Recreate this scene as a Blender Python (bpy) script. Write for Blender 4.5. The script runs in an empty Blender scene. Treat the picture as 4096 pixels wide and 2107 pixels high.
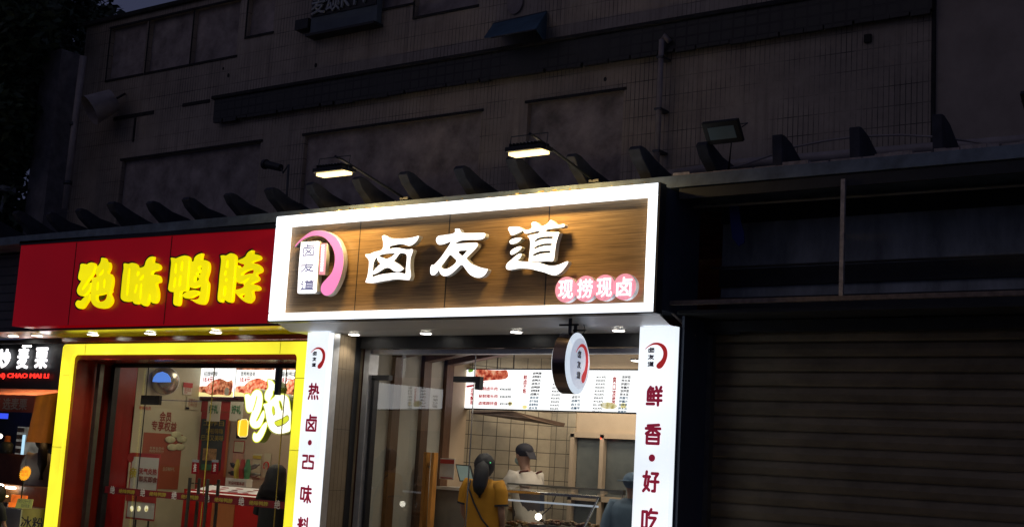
import bpy, bmesh, math, random
from mathutils import Vector, Matrix, noise
random.seed(7)
R = math.radians
SC = bpy.context.scene
COL = SC.collection

# ------------------------------------------------------------------ camera
YAW, PITCH, ROLL, FPX = -0.63170846, 0.15102225, 0.05728549, 5323.7
EYE = Vector((0, 0, 1.65))
_f = Vector((math.sin(YAW) * math.cos(PITCH), math.cos(YAW) * math.cos(PITCH), math.sin(PITCH)))
_r = Vector((math.cos(YAW), -math.sin(YAW), 0))
_u = _r.cross(_f)
CR = _r * math.cos(ROLL) + _u * math.sin(ROLL)
CU = -_r * math.sin(ROLL) + _u * math.cos(ROLL)
cam = bpy.data.cameras.new("camera")
cam.sensor_width = 36
cam.lens = 36 * FPX / 4096
cam.clip_start = 0.05
cam.clip_end = 2000
co = bpy.data.objects.new("camera", cam)
COL.objects.link(co)
co.matrix_world = Matrix(((CR.x, CU.x, -_f.x, EYE.x), (CR.y, CU.y, -_f.y, EYE.y), (CR.z, CU.z, -_f.z, EYE.z), (0, 0, 0, 1)))
SC.camera = co

# ------------------------------------------------------------------ world, twilight sun
w = bpy.data.worlds.new("World")
SC.world = w
w.use_nodes = True
nt = w.node_tree
sky = nt.nodes.new("ShaderNodeTexSky")
sky.sky_type = 'NISHITA'
sky.sun_disc = False
sky.sun_elevation = R(-4)
sky.sun_rotation = R(200)
bg = nt.nodes["Background"]
sky.ozone_density = 6
ad = nt.nodes.new("ShaderNodeMix")
ad.data_type = 'RGBA'; ad.blend_type = 'ADD'
ad.inputs["Factor"].default_value = 1
ad.inputs["B"].default_value = (.29, .33, .62, 1)   # even dusk glow over the town
nt.links.new(sky.outputs[0], ad.inputs["A"])
nt.links.new(ad.outputs["Result"], bg.inputs[0])
bg.inputs[1].default_value = 0.11
sl = bpy.data.lights.new("sun", 'SUN')
sl.energy = 0.042
sl.angle = R(40)
sl.color = (1.0, 0.78, 0.7)
so = bpy.data.objects.new("sun", sl)
COL.objects.link(so)
so.rotation_euler = (R(62), 0, R(-22))
SC.view_settings.view_transform = 'Standard'
SC.view_settings.look = 'None'
SC.view_settings.exposure = 0
SC.view_settings.gamma = 1
SC.cycles.use_denoising = True
SC.cycles.max_bounces = 8
SC.cycles.transparent_max_bounces = 16


def ray(x, y):
    a = (x - 2048) / FPX
    b = -(y - 1053.5) / FPX
    return CR * a + CU * b + _f


def at(p, Y):
    d = ray(*p)
    return EYE + d * (Y / d.y)


def cr(x0, y0, s):
    return lambda a, b: (x0 + a * s, y0 + b * s)


A = cr(1100, 1200, .6846); B = cr(0, 1200, .6846); C = cr(1750, 1400, .5336)
D = cr(200, 1350, .5714); G = cr(700, 1350, .5714); S = cr(0, 1300, .609)
W0 = cr(0, 0, .7545); W1 = cr(1000, 0, .649); W2 = cr(2500, 0, .649)
C4 = cr(1050, 700, .66); C24 = cr(2400, 400, .7548); P3 = cr(700, 1460, .2264); P4 = cr(700, 1760, .2619)
R3 = cr(1800, 1780, .2468); L = cr(0, 1620, .3675)


# ------------------------------------------------------------------ materials
def newmat(name):
    m = bpy.data.materials.new(name)
    m.use_nodes = True
    return m, m.node_tree, m.node_tree.nodes["Principled BSDF"]


def pm(name, col, rough=.6, metal=0, var=.25, scale=8, bump=.15, spec=.5, stretch=(1, 1, 1)):
    m, t, b = newmat(name)
    N = t.nodes.new
    tc = N("ShaderNodeTexCoord")
    mp = N("ShaderNodeMapping")
    mp.inputs[3].default_value = stretch
    t.links.new(tc.outputs["Object"], mp.inputs[0])
    n = N("ShaderNodeTexNoise")
    n.inputs["Scale"].default_value = scale
    n.inputs["Detail"].default_value = 6
    n.inputs["Roughness"].default_value = .65
    t.links.new(mp.outputs[0], n.inputs[0])
    r = N("ShaderNodeValToRGB")
    r.color_ramp.elements[0].position = .3
    r.color_ramp.elements[1].position = .7
    r.color_ramp.elements[0].color = (*[c * (1 - var) for c in col], 1)
    r.color_ramp.elements[1].color = (*[min(1, c * (1 + var)) for c in col], 1)
    t.links.new(n.outputs[0], r.inputs[0])
    t.links.new(r.outputs[0], b.inputs["Base Color"])
    b.inputs["Roughness"].default_value = rough
    b.inputs["Metallic"].default_value = metal
    b.inputs["Specular IOR Level"].default_value = spec
    if bump:
        bp = N("ShaderNodeBump")
        bp.inputs["Strength"].default_value = bump
        bp.inputs["Distance"].default_value = .01
        t.links.new(n.outputs[0], bp.inputs["Height"])
        t.links.new(bp.outputs[0], b.inputs["Normal"])
    return m


def em(name, col, st, base=None, uneven=0, scale=1.2, rough=.35, stretch=(1, 1, 1)):
    """a thing that gives off light: backlit acrylic, lamps, lit letters"""
    m, t, b = newmat(name)
    b.inputs["Base Color"].default_value = (*(base or col), 1)
    b.inputs["Roughness"].default_value = rough
    b.inputs["Emission Color"].default_value = (*col, 1)
    b.inputs["Emission Strength"].default_value = st
    if uneven:
        N = t.nodes.new
        tc = N("ShaderNodeTexCoord"); mp = N("ShaderNodeMapping"); mp.inputs[3].default_value = stretch
        t.links.new(tc.outputs["Object"], mp.inputs[0])
        n = N("ShaderNodeTexNoise"); n.inputs["Scale"].default_value = scale; n.inputs["Detail"].default_value = 2
        t.links.new(mp.outputs[0], n.inputs[0])
        mr = N("ShaderNodeMapRange")
        mr.inputs[1].default_value = .3; mr.inputs[2].default_value = .7
        mr.inputs[3].default_value = st * (1 - uneven); mr.inputs[4].default_value = st * (1 + uneven)
        t.links.new(n.outputs[0], mr.inputs[0])
        t.links.new(mr.outputs[0], b.inputs["Emission Strength"])
    return m


def foodmat(name, c1, c2, c3, st, scale=18):
    m, t, b = newmat(name)
    N = t.nodes.new
    tc = N("ShaderNodeTexCoord")
    n = N("ShaderNodeTexNoise"); n.inputs["Scale"].default_value = scale; n.inputs["Detail"].default_value = 5
    t.links.new(tc.outputs["Object"], n.inputs[0])
    r = N("ShaderNodeValToRGB")
    e = r.color_ramp.elements
    e[0].position = .36; e[0].color = (*c1, 1)
    e[1].position = .66; e[1].color = (*c3, 1)
    k = e.new(.5); k.color = (*c2, 1)
    t.links.new(n.outputs[0], r.inputs[0])
    t.links.new(r.outputs[0], b.inputs["Base Color"])
    t.links.new(r.outputs[0], b.inputs["Emission Color"])
    b.inputs["Emission Strength"].default_value = st
    return m


def tilemat(name, base, dark, bw, bh, mortar, patch=.5, rough=.45, planeyz=False, streak=True, purple=None):
    """small wall tiles, grout dirty in patches, rain streaks"""
    m, t, b = newmat(name)
    N = t.nodes.new; K = t.links.new
    tc = N("ShaderNodeTexCoord")
    sp = N("ShaderNodeSeparateXYZ"); K(tc.outputs["Object"], sp.inputs[0])
    cb = N("ShaderNodeCombineXYZ")
    K(sp.outputs["Y" if planeyz else "X"], cb.inputs[0]); K(sp.outputs["Z"], cb.inputs[1])
    br = N("ShaderNodeTexBrick")
    br.offset = 0; br.squash = 1
    br.inputs["Color1"].default_value = (1, 1, 1, 1); br.inputs["Color2"].default_value = (.86, .86, .86, 1)
    br.inputs["Mortar"].default_value = (0, 0, 0, 1)
    br.inputs["Scale"].default_value = 1
    br.inputs["Mortar Size"].default_value = mortar
    br.inputs["Mortar Smooth"].default_value = .2
    br.inputs["Brick Width"].default_value = bw
    br.inputs["Row Height"].default_value = bh
    K(cb.outputs[0], br.inputs[0])
    n1 = N("ShaderNodeTexNoise"); n1.inputs["Scale"].default_value = 1.3; n1.inputs["Detail"].default_value = 8; n1.inputs["Roughness"].default_value = .7
    K(tc.outputs["Object"], n1.inputs[0])
    mr = N("ShaderNodeMapRange"); mr.inputs[1].default_value = patch - .06; mr.inputs[2].default_value = patch + .14
    K(n1.outputs[0], mr.inputs[0])
    inv = N("ShaderNodeMath"); inv.operation = 'MULTIPLY'
    K(br.outputs["Fac"], inv.inputs[0]); K(mr.outputs[0], inv.inputs[1])
    # base colour with large blotches
    n2 = N("ShaderNodeTexNoise"); n2.inputs["Scale"].default_value = .9; n2.inputs["Detail"].default_value = 9; n2.inputs["Roughness"].default_value = .72
    K(tc.outputs["Object"], n2.inputs[0])
    rp = N("ShaderNodeValToRGB")
    rp.color_ramp.elements[0].position = .32; rp.color_ramp.elements[0].color = (*[c * .5 for c in base], 1)
    rp.color_ramp.elements[1].position = .62; rp.color_ramp.elements[1].color = (*base, 1)
    K(n2.outputs[0], rp.inputs[0])
    mp = N("ShaderNodeMapping"); mp.inputs[3].default_value = (9, 9, .55)
    K(tc.outputs["Object"], mp.inputs[0])
    n3 = N("ShaderNodeTexNoise"); n3.inputs["Scale"].default_value = 1.0; n3.inputs["Detail"].default_value = 5
    K(mp.outputs[0], n3.inputs[0])
    m3 = N("ShaderNodeMapRange"); m3.inputs[1].default_value = .56; m3.inputs[2].default_value = .72; m3.inputs[4].default_value = .55 if streak else 0
    K(n3.outputs[0], m3.inputs[0])
    x1 = N("ShaderNodeMix"); x1.data_type = 'RGBA'; x1.inputs["B"].default_value = (*dark, 1)
    K(m3.outputs[0], x1.inputs["Factor"]); K(rp.outputs[0], x1.inputs["A"])
    x2 = N("ShaderNodeMix"); x2.data_type = 'RGBA'; x2.inputs["B"].default_value = (*[c * .25 for c in dark], 1)
    K(inv.outputs[0], x2.inputs["Factor"]); K(x1.outputs["Result"], x2.inputs["A"])
    K(x2.outputs["Result"], b.inputs["Base Color"])
    b.inputs["Roughness"].default_value = rough
    bp = N("ShaderNodeBump"); bp.inputs["Strength"].default_value = .5; bp.inputs["Distance"].default_value = .004; bp.invert = True
    K(inv.outputs[0], bp.inputs["Height"]); K(bp.outputs[0], b.inputs["Normal"])
    return m


def glassmat(name, tint=(1, 1, 1), refl=1.0, ior=1.5):
    m = bpy.data.materials.new(name)
    m.use_nodes = True
    t = m.node_tree
    t.nodes.clear()
    N = t.nodes.new
    o = N("ShaderNodeOutputMaterial"); mx = N("ShaderNodeMixShader"); tr = N("ShaderNodeBsdfTransparent"); gl = N("ShaderNodeBsdfGlossy")
    tr.inputs[0].default_value = (*tint, 1)
    gl.inputs["Roughness"].default_value = 0.0
    # Fresnel value that is the same for both sides of the sheet
    lw = N("ShaderNodeLayerWeight"); lw.inputs[0].default_value = .5
    pw = N("ShaderNodeMath"); pw.operation = 'POWER'; pw.inputs[1].default_value = 4
    t.links.new(lw.outputs["Facing"], pw.inputs[0])
    ml = N("ShaderNodeMath"); ml.operation = 'MULTIPLY_ADD'; ml.inputs[1].default_value = .85 * refl; ml.inputs[2].default_value = .075 * refl
    ml.use_clamp = True
    t.links.new(pw.outputs[0], ml.inputs[0])
    t.links.new(ml.outputs[0], mx.inputs[0])
    t.links.new(tr.outputs[0], mx.inputs[1]); t.links.new(gl.outputs[0], mx.inputs[2])
    t.links.new(mx.outputs[0], o.inputs[0])
    return m


M = {}
M['wall'] = tilemat('old_wall_tiles', (.47, .38, .29), (.13, .1, .08), .048, .175, .0042, .46)
M['plaster'] = pm('stained_plaster', (.36, .3, .27), .9, 0, .5, 3.5, .6)
M['ledge'] = tilemat('sooty_ledge', (.03, .03, .026), (.01, .01, .01), .12, .1, .012, .42)
M['grime'] = pm('black_grime', (.03, .028, .028), .95, 0, .5, 12, .4)
M['concrete'] = pm('grey_concrete', (.2, .185, .185), .9, 0, .35, 6, .6)
M['fin'] = pm('dark_concrete', (.055, .057, .07), .9, 0, .35, 7, .5)
M['slabedge'] = pm('painted_slab_edge', (.17, .22, .26), .6, 0, .4, 5, .4)
M['pipe'] = pm('old_pvc', (.34, .29, .27), .5, 0, .25, 5, .1)
M['white_led'] = em('white_lightbox_acrylic', (.84, .92, 1), 1.75, (.8, .8, .8))
M['white_letter'] = em('white_lit_letter', (.97, .97, 1), 1.6, (.8, .8, .8))
M['pillar_led'] = em('white_lightbox_panel', (.86, .93, 1), 1.08, (.8, .8, .8), .12, 1.5)
M['letter_side'] = pm('brushed_letter_return', (.55, .57, .6), .35, .4, .1, 20, 0)
M['alu'] = pm('satin_aluminium', (.55, .56, .58), .38, .6, .12, 12, .05)
M['alu_dark'] = pm('dark_sheet_metal', (.07, .075, .085), .4, .5, .25, 6, .1)
M['black'] = pm('black_metal', (.02, .021, .024), .45, .3, .3, 10, .1)
M['pink'] = em('pink_lit_acrylic', (1, .27, .62), .85, (.35, .12, .22), .15, 1.6)
M['pink2'] = em('rose_lit_disc', (1, .36, .46), .85, (.4, .18, .22), .12, 3)
M['greytext'] = em('pale_grey_outline', (.2, .21, .4), .8, (.1, .1, .14))
M['redtext'] = em('deep_red_vinyl', (.42, .02, .06), .42, (.35, .02, .05))
M['redtext2'] = em('bright_red_vinyl', (.6, .03, .03), .5, (.4, .02, .03))
M['inktext'] = em('dark_vinyl_text', (.04, .03, .05), .3, (.03, .03, .04))
M['bluetext'] = em('dark_teal_text', (.03, .12, .22), .5, (.03, .06, .1))
M['red_box'] = em('red_lightbox_acrylic', (.62, .0, .008), .22, (.32, .008, .012), .22, .5, .3)
M['red_seam'] = pm('dark_red_seam', (.06, .005, .006), .6)
M['yellow_letter'] = em('yellow_puffy_letter', (.9, .78, .0), .92, (.75, .6, .02), .1, 2, .3)
M['yellow_edge'] = pm('letter_dark_edge', (.05, .03, .01), .5)
M['yellow_frame'] = em('yellow_lightbox_frame', (1, .9, .04), .92, (.8, .7, .02), .28, 1.1, .25)
M['yellow_soffit'] = pm('gloss_yellow_soffit', (.75, .62, .02), .12, 0, .15, 2.0, .12)
M['white_glow'] = em('cream_glow_letter', (1, 1, .8), 1.5, (.8, .8, .7))
M['lime_side'] = em('lime_letter_return', (.3, .34, .0), .12, (.07, .085, .0), .3, 5)
M['lime_rim'] = em('yellow_glow_rim', (.95, 1, .05), .8, (.3, .3, .02))
M['soffit'] = pm('grey_soffit_panel', (.78, .8, .84), .35, 0, .04, 3, .02)
M['beige'] = pm('beige_wall', (.47, .38, .28), .8, 0, .08, 3, .1)
M['beige2'] = pm('cream_wall', (.5, .47, .33), .75, 0, .1, 2, .1)
M['white_wall'] = pm('white_painted_slat', (.62, .58, .5), .7, 0, .08, 3, .1)
M['rib'] = pm('brown_timber_rib', (.13, .06, .03), .5, 0, .3, 6, .2, stretch=(6, 6, 1))
M['tiles_in'] = tilemat('cream_square_tiles', (.5, .44, .33), (.3, .25, .18), .15, .155, .0045, .1, .35, planeyz=False, streak=False)
M['tiles_side'] = tilemat('cream_square_tiles_side', (.5, .44, .33), (.3, .25, .18), .15, .155, .0045, .1, .35, planeyz=True, streak=False)
M['ceil'] = pm('dim_ceiling', (.3, .25, .2), .8, 0, .1, 3, .1)
M['floor_in'] = pm('grey_floor_tile', (.22, .2, .18), .3, 0, .15, 2, .05)
M['reveal_tile'] = tilemat('brown_stone_cladding', (.26, .2, .13), (.12, .09, .06), .055, .6, .002, .35, .4, planeyz=True, streak=False)
M['glass'] = glassmat('window_glass', (.93, .95, .94), .7)
M['door_glass'] = glassmat('door_glass', (.85, .88, .86), 1.9)
M['case_glass'] = glassmat('case_glass', (.9, .92, .9), .9)
M['red_panel'] = pm('gloss_red_panel', (.24, .012, .014), .22, 0, .15, 1.5, .05)
M['red_dark'] = pm('dark_red_lacquer', (.22, .02, .01), .25, 0, .2, 3, .05)
M['track'] = pm('steel_track', (.12, .12, .1), .35, .7, .25, 8, .05)
M['chrome'] = pm('bright_steel', (.7, .68, .62), .16, .9, .1, 9, .03)
M['wood_handle'] = pm('orange_timber_handle', (.6, .26, .05), .4, 0, .2, 5, .1, stretch=(8, 8, 1))
M['menu'] = em('white_menu_lightbox', (1, 1, 1), 1.35, (.8, .8, .8))
M['food1'] = foodmat('food_photo_red', (.3, .02, .01), (.75, .16, .08), (1, .55, .35), .8)
M['food2'] = foodmat('food_photo_brown', (.12, .02, .01), (.5, .14, .06), (.85, .4, .22), .7)
M['food3'] = foodmat('food_photo_pale', (.5, .4, .12), (.85, .75, .4), (.95, .95, .85), .8)
M['green_em'] = em('green_print', (.25, .5, .05), .6)
M['menu_y'] = em('yellow_print_band', (1, .85, .35), .95, (.8, .7, .4))
M['skin'] = pm('skin', (.42, .25, .18), .55, 0, .08, 20, .03)
M['hair'] = pm('black_hair', (.008, .007, .008), .6, 0, .4, 60, .5, stretch=(4, 4, 1))
M['mustard'] = pm('mustard_cotton', (.52, .24, .012), .85, 0, .12, 6, .3)
M['navy'] = pm('navy_cotton', (.02, .022, .035), .8, 0, .2, 8, .2)
M['whitecloth'] = pm('white_cotton', (.55, .53, .5), .85, 0, .08, 6, .3)
M['apron'] = pm('dark_apron', (.04, .05, .08), .8, 0, .2, 8, .2)
M['strap'] = pm('brown_strap', (.12, .03, .02), .6)
M['mask'] = pm('pale_blue_mask', (.35, .5, .52), .8, 0, .08, 10, .1)
M['bluegrey'] = pm('blue_grey_jacket', (.13, .2, .28), .7, 0, .15, 6, .3)
M['black_cloth'] = pm('black_cloth', (.012, .014, .014), .8, 0, .3, 8, .3)
M['counter_panel'] = pm('grey_counter_panel', (.2, .18, .14), .5, 0, .2, 4, .1)
M['steel_dark'] = pm('dull_steel', (.22, .22, .2), .3, .7, .2, 5, .05)
M['orange_aw'] = pm('orange_awning_canvas', (.55, .12, .02), .8, 0, .15, 4, .3)
M['rust_aw'] = pm('rust_red_canvas', (.28, .045, .02), .85, 0, .2, 4, .3)
M['asphalt'] = pm('asphalt', (.05, .05, .052), .85, 0, .25, 30, .4)
M['paver'] = tilemat('paving_slabs', (.33, .32, .3), (.1, .1, .1), .3, .3, .006, .3)
M['shutter'] = pm('olive_steel_shutter', (.2, .165, .105), .55, .25, .42, 2.2, .5, stretch=(.8, 1, 1.6))
M['navywall'] = pm('dark_blue_side_panel', (.05, .065, .1), .5, 0, .2, 3, .15)
M['greyback'] = pm('stained_grey_board', (.42, .45, .45), .85, 0, .45, 2.5, .4, stretch=(1.6, 1, .5))
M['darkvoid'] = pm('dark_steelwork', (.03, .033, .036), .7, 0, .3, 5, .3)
M['rustbar'] = pm('rusty_angle_bar', (.2, .16, .14), .7, .2, .4, 14, .4)
M['bluecloth'] = pm('blue_tarpaulin', (.01, .03, .2), .7, 0, .2, 6, .3)
M['awn_blue'] = pm('faded_blue_canvas', (.06, .12, .17), .85, 0, .3, 4, .4)
M['ktv'] = pm('blue_grey_sign_sheet', (.12, .15, .17), .7, 0, .25, 3, .2)
M['dimtext'] = pm('dull_steel_letter', (.3, .32, .33), .5, .3, .2, 10, .1)
M['leaf'] = pm('dark_leaf', (.035, .06, .03), .6, 0, .5, 2.5, 0)
M['bark'] = pm('bark', (.09, .07, .05), .9, 0, .3, 12, .6)
M['siding'] = pm('grey_siding', (.09, .095, .1), .6, .1, .2, 3, .1)
M['lens_warm'] = em('warm_led_lens', (1, .74, .3), 3.0)
M['lens_off'] = pm('unlit_lamp_glass', (.2, .3, .32), .15, 0, .15, 4, 0)
M['down'] = em('downlight_lens', (1, .95, .85), 16)
M['down_warm'] = em('warm_downlight_lens', (1, .82, .6), 40)
M['trim'] = pm('white_trim_ring', (.7, .7, .68), .4, 0, .05, 10, 0)
M['foil'] = pm('crumpled_gold_foil', (.7, .42, .12), .3, .7, .5, 30, .6)
M['poster_w'] = pm('white_poster', (.6, .58, .5), .6, 0, .04, 4, 0)
M['poster_y'] = pm('cream_poster', (.5, .48, .34), .6, 0, .06, 2, 0)
M['poster_r'] = pm('red_print', (.42, .05, .04), .5, 0, .1, 4, 0)
M['poster_br'] = pm('brick_red_board', (.34, .09, .045), .5, 0, .08, 4, 0)
M['poster_dark'] = pm('dark_blackboard_print', (.05, .07, .07), .5, 0, .3, 5, 0)
M['goldtext'] = pm('gold_print', (.5, .4, .06), .5, 0, .05, 4, 0)
M['browntext'] = pm('brown_print', (.25, .05, .03), .5, 0, .05, 4, 0)
M['whitetext'] = pm('white_print', (.7, .68, .62), .5, 0, .05, 4, 0)
M['mirror'] = pm('convex_mirror', (.75, .75, .75), .08, 1, .03, 2, 0)
M['blue_em'] = em('blue_led_print', (.05, .1, 1), .9)
M['red_em'] = em('red_led_text', (1, .03, .02), 1.6)
M['orange_em'] = em('orange_lit_star', (1, .42, .02), 1.0, (.8, .4, .05))
M['lantern'] = em('amber_lit_sign', (1, .6, .02), 1.1, (.8, .5, .05))
M['reddot'] = em('red_indicator', (1, .05, .02), 4)
M['orange_panel'] = pm('orange_board', (.5, .17, .05), .5, 0, .12, 3, .05)
M['bright_red'] = pm('bright_red_counter', (.55, .02, .015), .3, 0, .08, 3, .05)
M['rack'] = pm('green_print_sheet', (.07, .22, .1), .6, 0, .3, 20, 0)


def woodmat():
    m, t, b = newmat('wood_grain_cladding')
    N = t.nodes.new; K = t.links.new
    tc = N("ShaderNodeTexCoord"); mp = N("ShaderNodeMapping"); mp.inputs[3].default_value = (1.6, 1, 95)
    K(tc.outputs["Object"], mp.inputs[0])
    n = N("ShaderNodeTexNoise"); n.inputs["Scale"].default_value = 1.2; n.inputs["Detail"].default_value = 7; n.inputs["Roughness"].default_value = .7
    K(mp.outputs[0], n.inputs[0])
    r = N("ShaderNodeValToRGB"); e = r.color_ramp.elements
    e[0].position = .34; e[0].color = (.13, .078, .038, 1)
    e[1].position = .72; e[1].color = (.41, .27, .135, 1)
    k = e.new(.5); k.color = (.26, .16, .075, 1)
    K(n.outputs[0], r.inputs[0]); K(r.outputs[0], b.inputs["Base Color"])
    b.inputs["Roughness"].default_value = .42
    bp = N("ShaderNodeBump"); bp.inputs["Strength"].default_value = .25; bp.inputs["Distance"].default_value = .004
    K(n.outputs[0], bp.inputs["Height"]); K(bp.outputs[0], b.inputs["Normal"])
    return m


M['wood'] = woodmat()


# ------------------------------------------------------------------ builders
def worigin(o):
    v = Vector((0, 0, 0))
    while o is not None:
        v = v + o.location
        o = o.parent
    return v


def finish(name, me, mat, parent=None, smooth=False, bevel=0):
    """link a mesh whose vertices are in world space, under parent"""
    org = worigin(parent) if parent is not None else None
    if org is None:
        lo = Vector((min(v.co.x for v in me.vertices), min(v.co.y for v in me.vertices), min(v.co.z for v in me.vertices)))
        hi = Vector((max(v.co.x for v in me.vertices), max(v.co.y for v in me.vertices), max(v.co.z for v in me.vertices)))
        org = Vector(((lo.x + hi.x) / 2, (lo.y + hi.y) / 2, lo.z))
    for v in me.vertices:
        v.co -= org
    if smooth:
        for p in me.polygons:
            p.use_smooth = True
    for m in (mat if isinstance(mat, (list, tuple)) else [mat]):
        me.materials.append(M[m] if isinstance(m, str) else m)
    o = bpy.data.objects.new(name, me)
    COL.objects.link(o)
    if parent is not None:
        o.parent = parent
    else:
        o.location = org
    if bevel:
        md = o.modifiers.new("bevel", 'BEVEL')
        md.width = bevel
        md.segments = 2
        md.limit_method = 'ANGLE'
        md.angle_limit = R(40)
    return o


class MB:
    def __init__(s):
        s.v = []; s.f = []; s.m = []

    def add(s, vs, fs, mi=0):
        b = len(s.v)
        s.v += [tuple(p) for p in vs]
        s.f += [tuple(b + i for i in f) for f in fs]
        s.m += [mi] * len(fs)
        return s

    def box(s, x0, x1, y0, y1, z0, z1, mi=0):
        vs = [(x0, y0, z0), (x1, y0, z0), (x1, y1, z0), (x0, y1, z0), (x0, y0, z1), (x1, y0, z1), (x1, y1, z1), (x0, y1, z1)]
        return s.add(vs, [(0, 3, 2, 1), (4, 5, 6, 7), (0, 1, 5, 4), (1, 2, 6, 5), (2, 3, 7, 6), (3, 0, 4, 7)], mi)

    def quad(s, a, b, c, d, mi=0):
        return s.add([a, b, c, d], [(0, 1, 2, 3)], mi)

    def prism(s, pts, off, mi=0):
        """closed polygon pts (3D, planar) pushed by vector off"""
        n = len(pts)
        off = Vector(off)
        P = [Vector(p) for p in pts]
        fs = [tuple(range(n)), tuple(reversed(range(n, 2 * n)))]
        fs += [(i, i + n, (i + 1) % n + n, (i + 1) % n) for i in range(n)]
        return s.add(P + [p + off for p in P], fs, mi)

    def tube(s, pts, r, seg=8, mi=0, caps=True):
        P = [Vector(p) for p in pts]
        rs = r if isinstance(r, (list, tuple)) else [r] * len(P)
        b = len(s.v)
        up = Vector((0, 0, 1))
        for i, p in enumerate(P):
            d = (P[min(i + 1, len(P) - 1)] - P[max(i - 1, 0)]).normalized()
            a = d.cross(up)
            if a.length < .05:
                a = d.cross(Vector((0, 1, 0)))
            a.normalize()
            c = d.cross(a).normalized()
            for k in range(seg):
                t = 2 * math.pi * k / seg
                s.v.append(tuple(p + (a * math.cos(t) + c * math.sin(t)) * rs[i]))
        for i in range(len(P) - 1):
            for k in range(seg):
                k2 = (k + 1) % seg
                s.f.append((b + i * seg + k, b + i * seg + k2, b + (i + 1) * seg + k2, b + (i + 1) * seg + k)); s.m.append(mi)
        if caps:
            s.f.append(tuple(b + k for k in reversed(range(seg)))); s.m.append(mi)
            e = b + (len(P) - 1) * seg
            s.f.append(tuple(e + k for k in range(seg))); s.m.append(mi)
        return s

    def disc(s, c, n, r, thick=.0, seg=24, mi=0, squash=1):
        n = Vector(n).normalized()
        a = n.cross(Vector((0, 0, 1)))
        if a.length < .1:
            a = Vector((1, 0, 0))
        a.normalize()
        b = n.cross(a)
        pts = [Vector(c) + a * math.cos(2 * math.pi * k / seg) * r + b * math.sin(2 * math.pi * k / seg) * r * squash for k in range(seg)]
        if thick:
            return s.prism(pts, n * thick, mi)
        return s.add(pts, [tuple(range(seg))], mi)

    def loft(s, rings, seg=20, mi=0, caps=True):
        """rings: (center, rx, ry, rotz) horizontal ellipses"""
        b = len(s.v)
        for c, rx, ry, rz in rings:
            for k in range(seg):
                t = 2 * math.pi * k / seg
                x, y = rx * math.cos(t), ry * math.sin(t)
                s.v.append((c[0] + x * math.cos(rz) - y * math.sin(rz), c[1] + x * math.sin(rz) + y * math.cos(rz), c[2]))
        for i in range(len(rings) - 1):
            for k in range(seg):
                k2 = (k + 1) % seg
                s.f.append((b + i * seg + k, b + i * seg + k2, b + (i + 1) * seg + k2, b + (i + 1) * seg + k)); s.m.append(mi)
        if caps:
            s.f.append(tuple(b + k for k in reversed(range(seg)))); s.m.append(mi)
            e = b + (len(rings) - 1) * seg
            s.f.append(tuple(e + k for k in range(seg))); s.m.append(mi)
        return s

    def ball(s, c, rx, ry, rz, seg=20, rings=12, mi=0, nz=0):
        b = len(s.v)
        for i in range(rings + 1):
            ph = math.pi * i / rings
            for k in range(seg):
                t = 2 * math.pi * k / seg
                d = Vector((math.sin(ph) * math.cos(t), math.sin(ph) * math.sin(t), math.cos(ph)))
                q = 1 + (nz * noise.noise(d * 3 + Vector(c)) if nz else 0)
                s.v.append((c[0] + d.x * rx * q, c[1] + d.y * ry * q, c[2] + d.z * rz * q))
        for i in range(rings):
            for k in range(seg):
                k2 = (k + 1) % seg
                s.f.append((b + i * seg + k, b + (i + 1) * seg + k, b + (i + 1) * seg + k2, b + i * seg + k2)); s.m.append(mi)
        return s

    def build(s, name, mat, parent=None, smooth=False, bevel=0):
        me = bpy.data.meshes.new(name)
        me.from_pydata(s.v, [], s.f)
        me.update()
        mm = s.m
        o = finish(name, me, mat, parent, smooth, bevel)
        if isinstance(mat, (list, tuple)):
            for p, k in zip(me.polygons, mm):
                p.material_index = k
        bm = bmesh.new(); bm.from_mesh(me)
        if smooth:
            bmesh.ops.remove_doubles(bm, verts=bm.verts, dist=1e-5)
        bmesh.ops.recalc_face_normals(bm, faces=bm.faces)
        bm.to_mesh(me); bm.free()
        return o


def tag(o, label=None, cat=None, group=None, kind=None):
    if label: o['label'] = label
    if cat: o['category'] = cat
    if group: o['group'] = group
    if kind: o['kind'] = kind
    return o


def thing(name, label, cat, loc, group=None):
    o = bpy.data.objects.new(name, None)
    o.empty_display_size = .1
    COL.objects.link(o)
    o.location = loc
    return tag(o, label, cat, group)


def meshcurve(cu):
    o = bpy.data.objects.new("tmp", cu)
    COL.objects.link(o)
    bpy.context.view_layer.update()
    dg = bpy.context.evaluated_depsgraph_get()
    me = bpy.data.meshes.new_from_object(o.evaluated_get(dg))
    bpy.data.objects.remove(o)
    bpy.data.curves.remove(cu)
    me.materials.clear()
    return me


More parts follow.
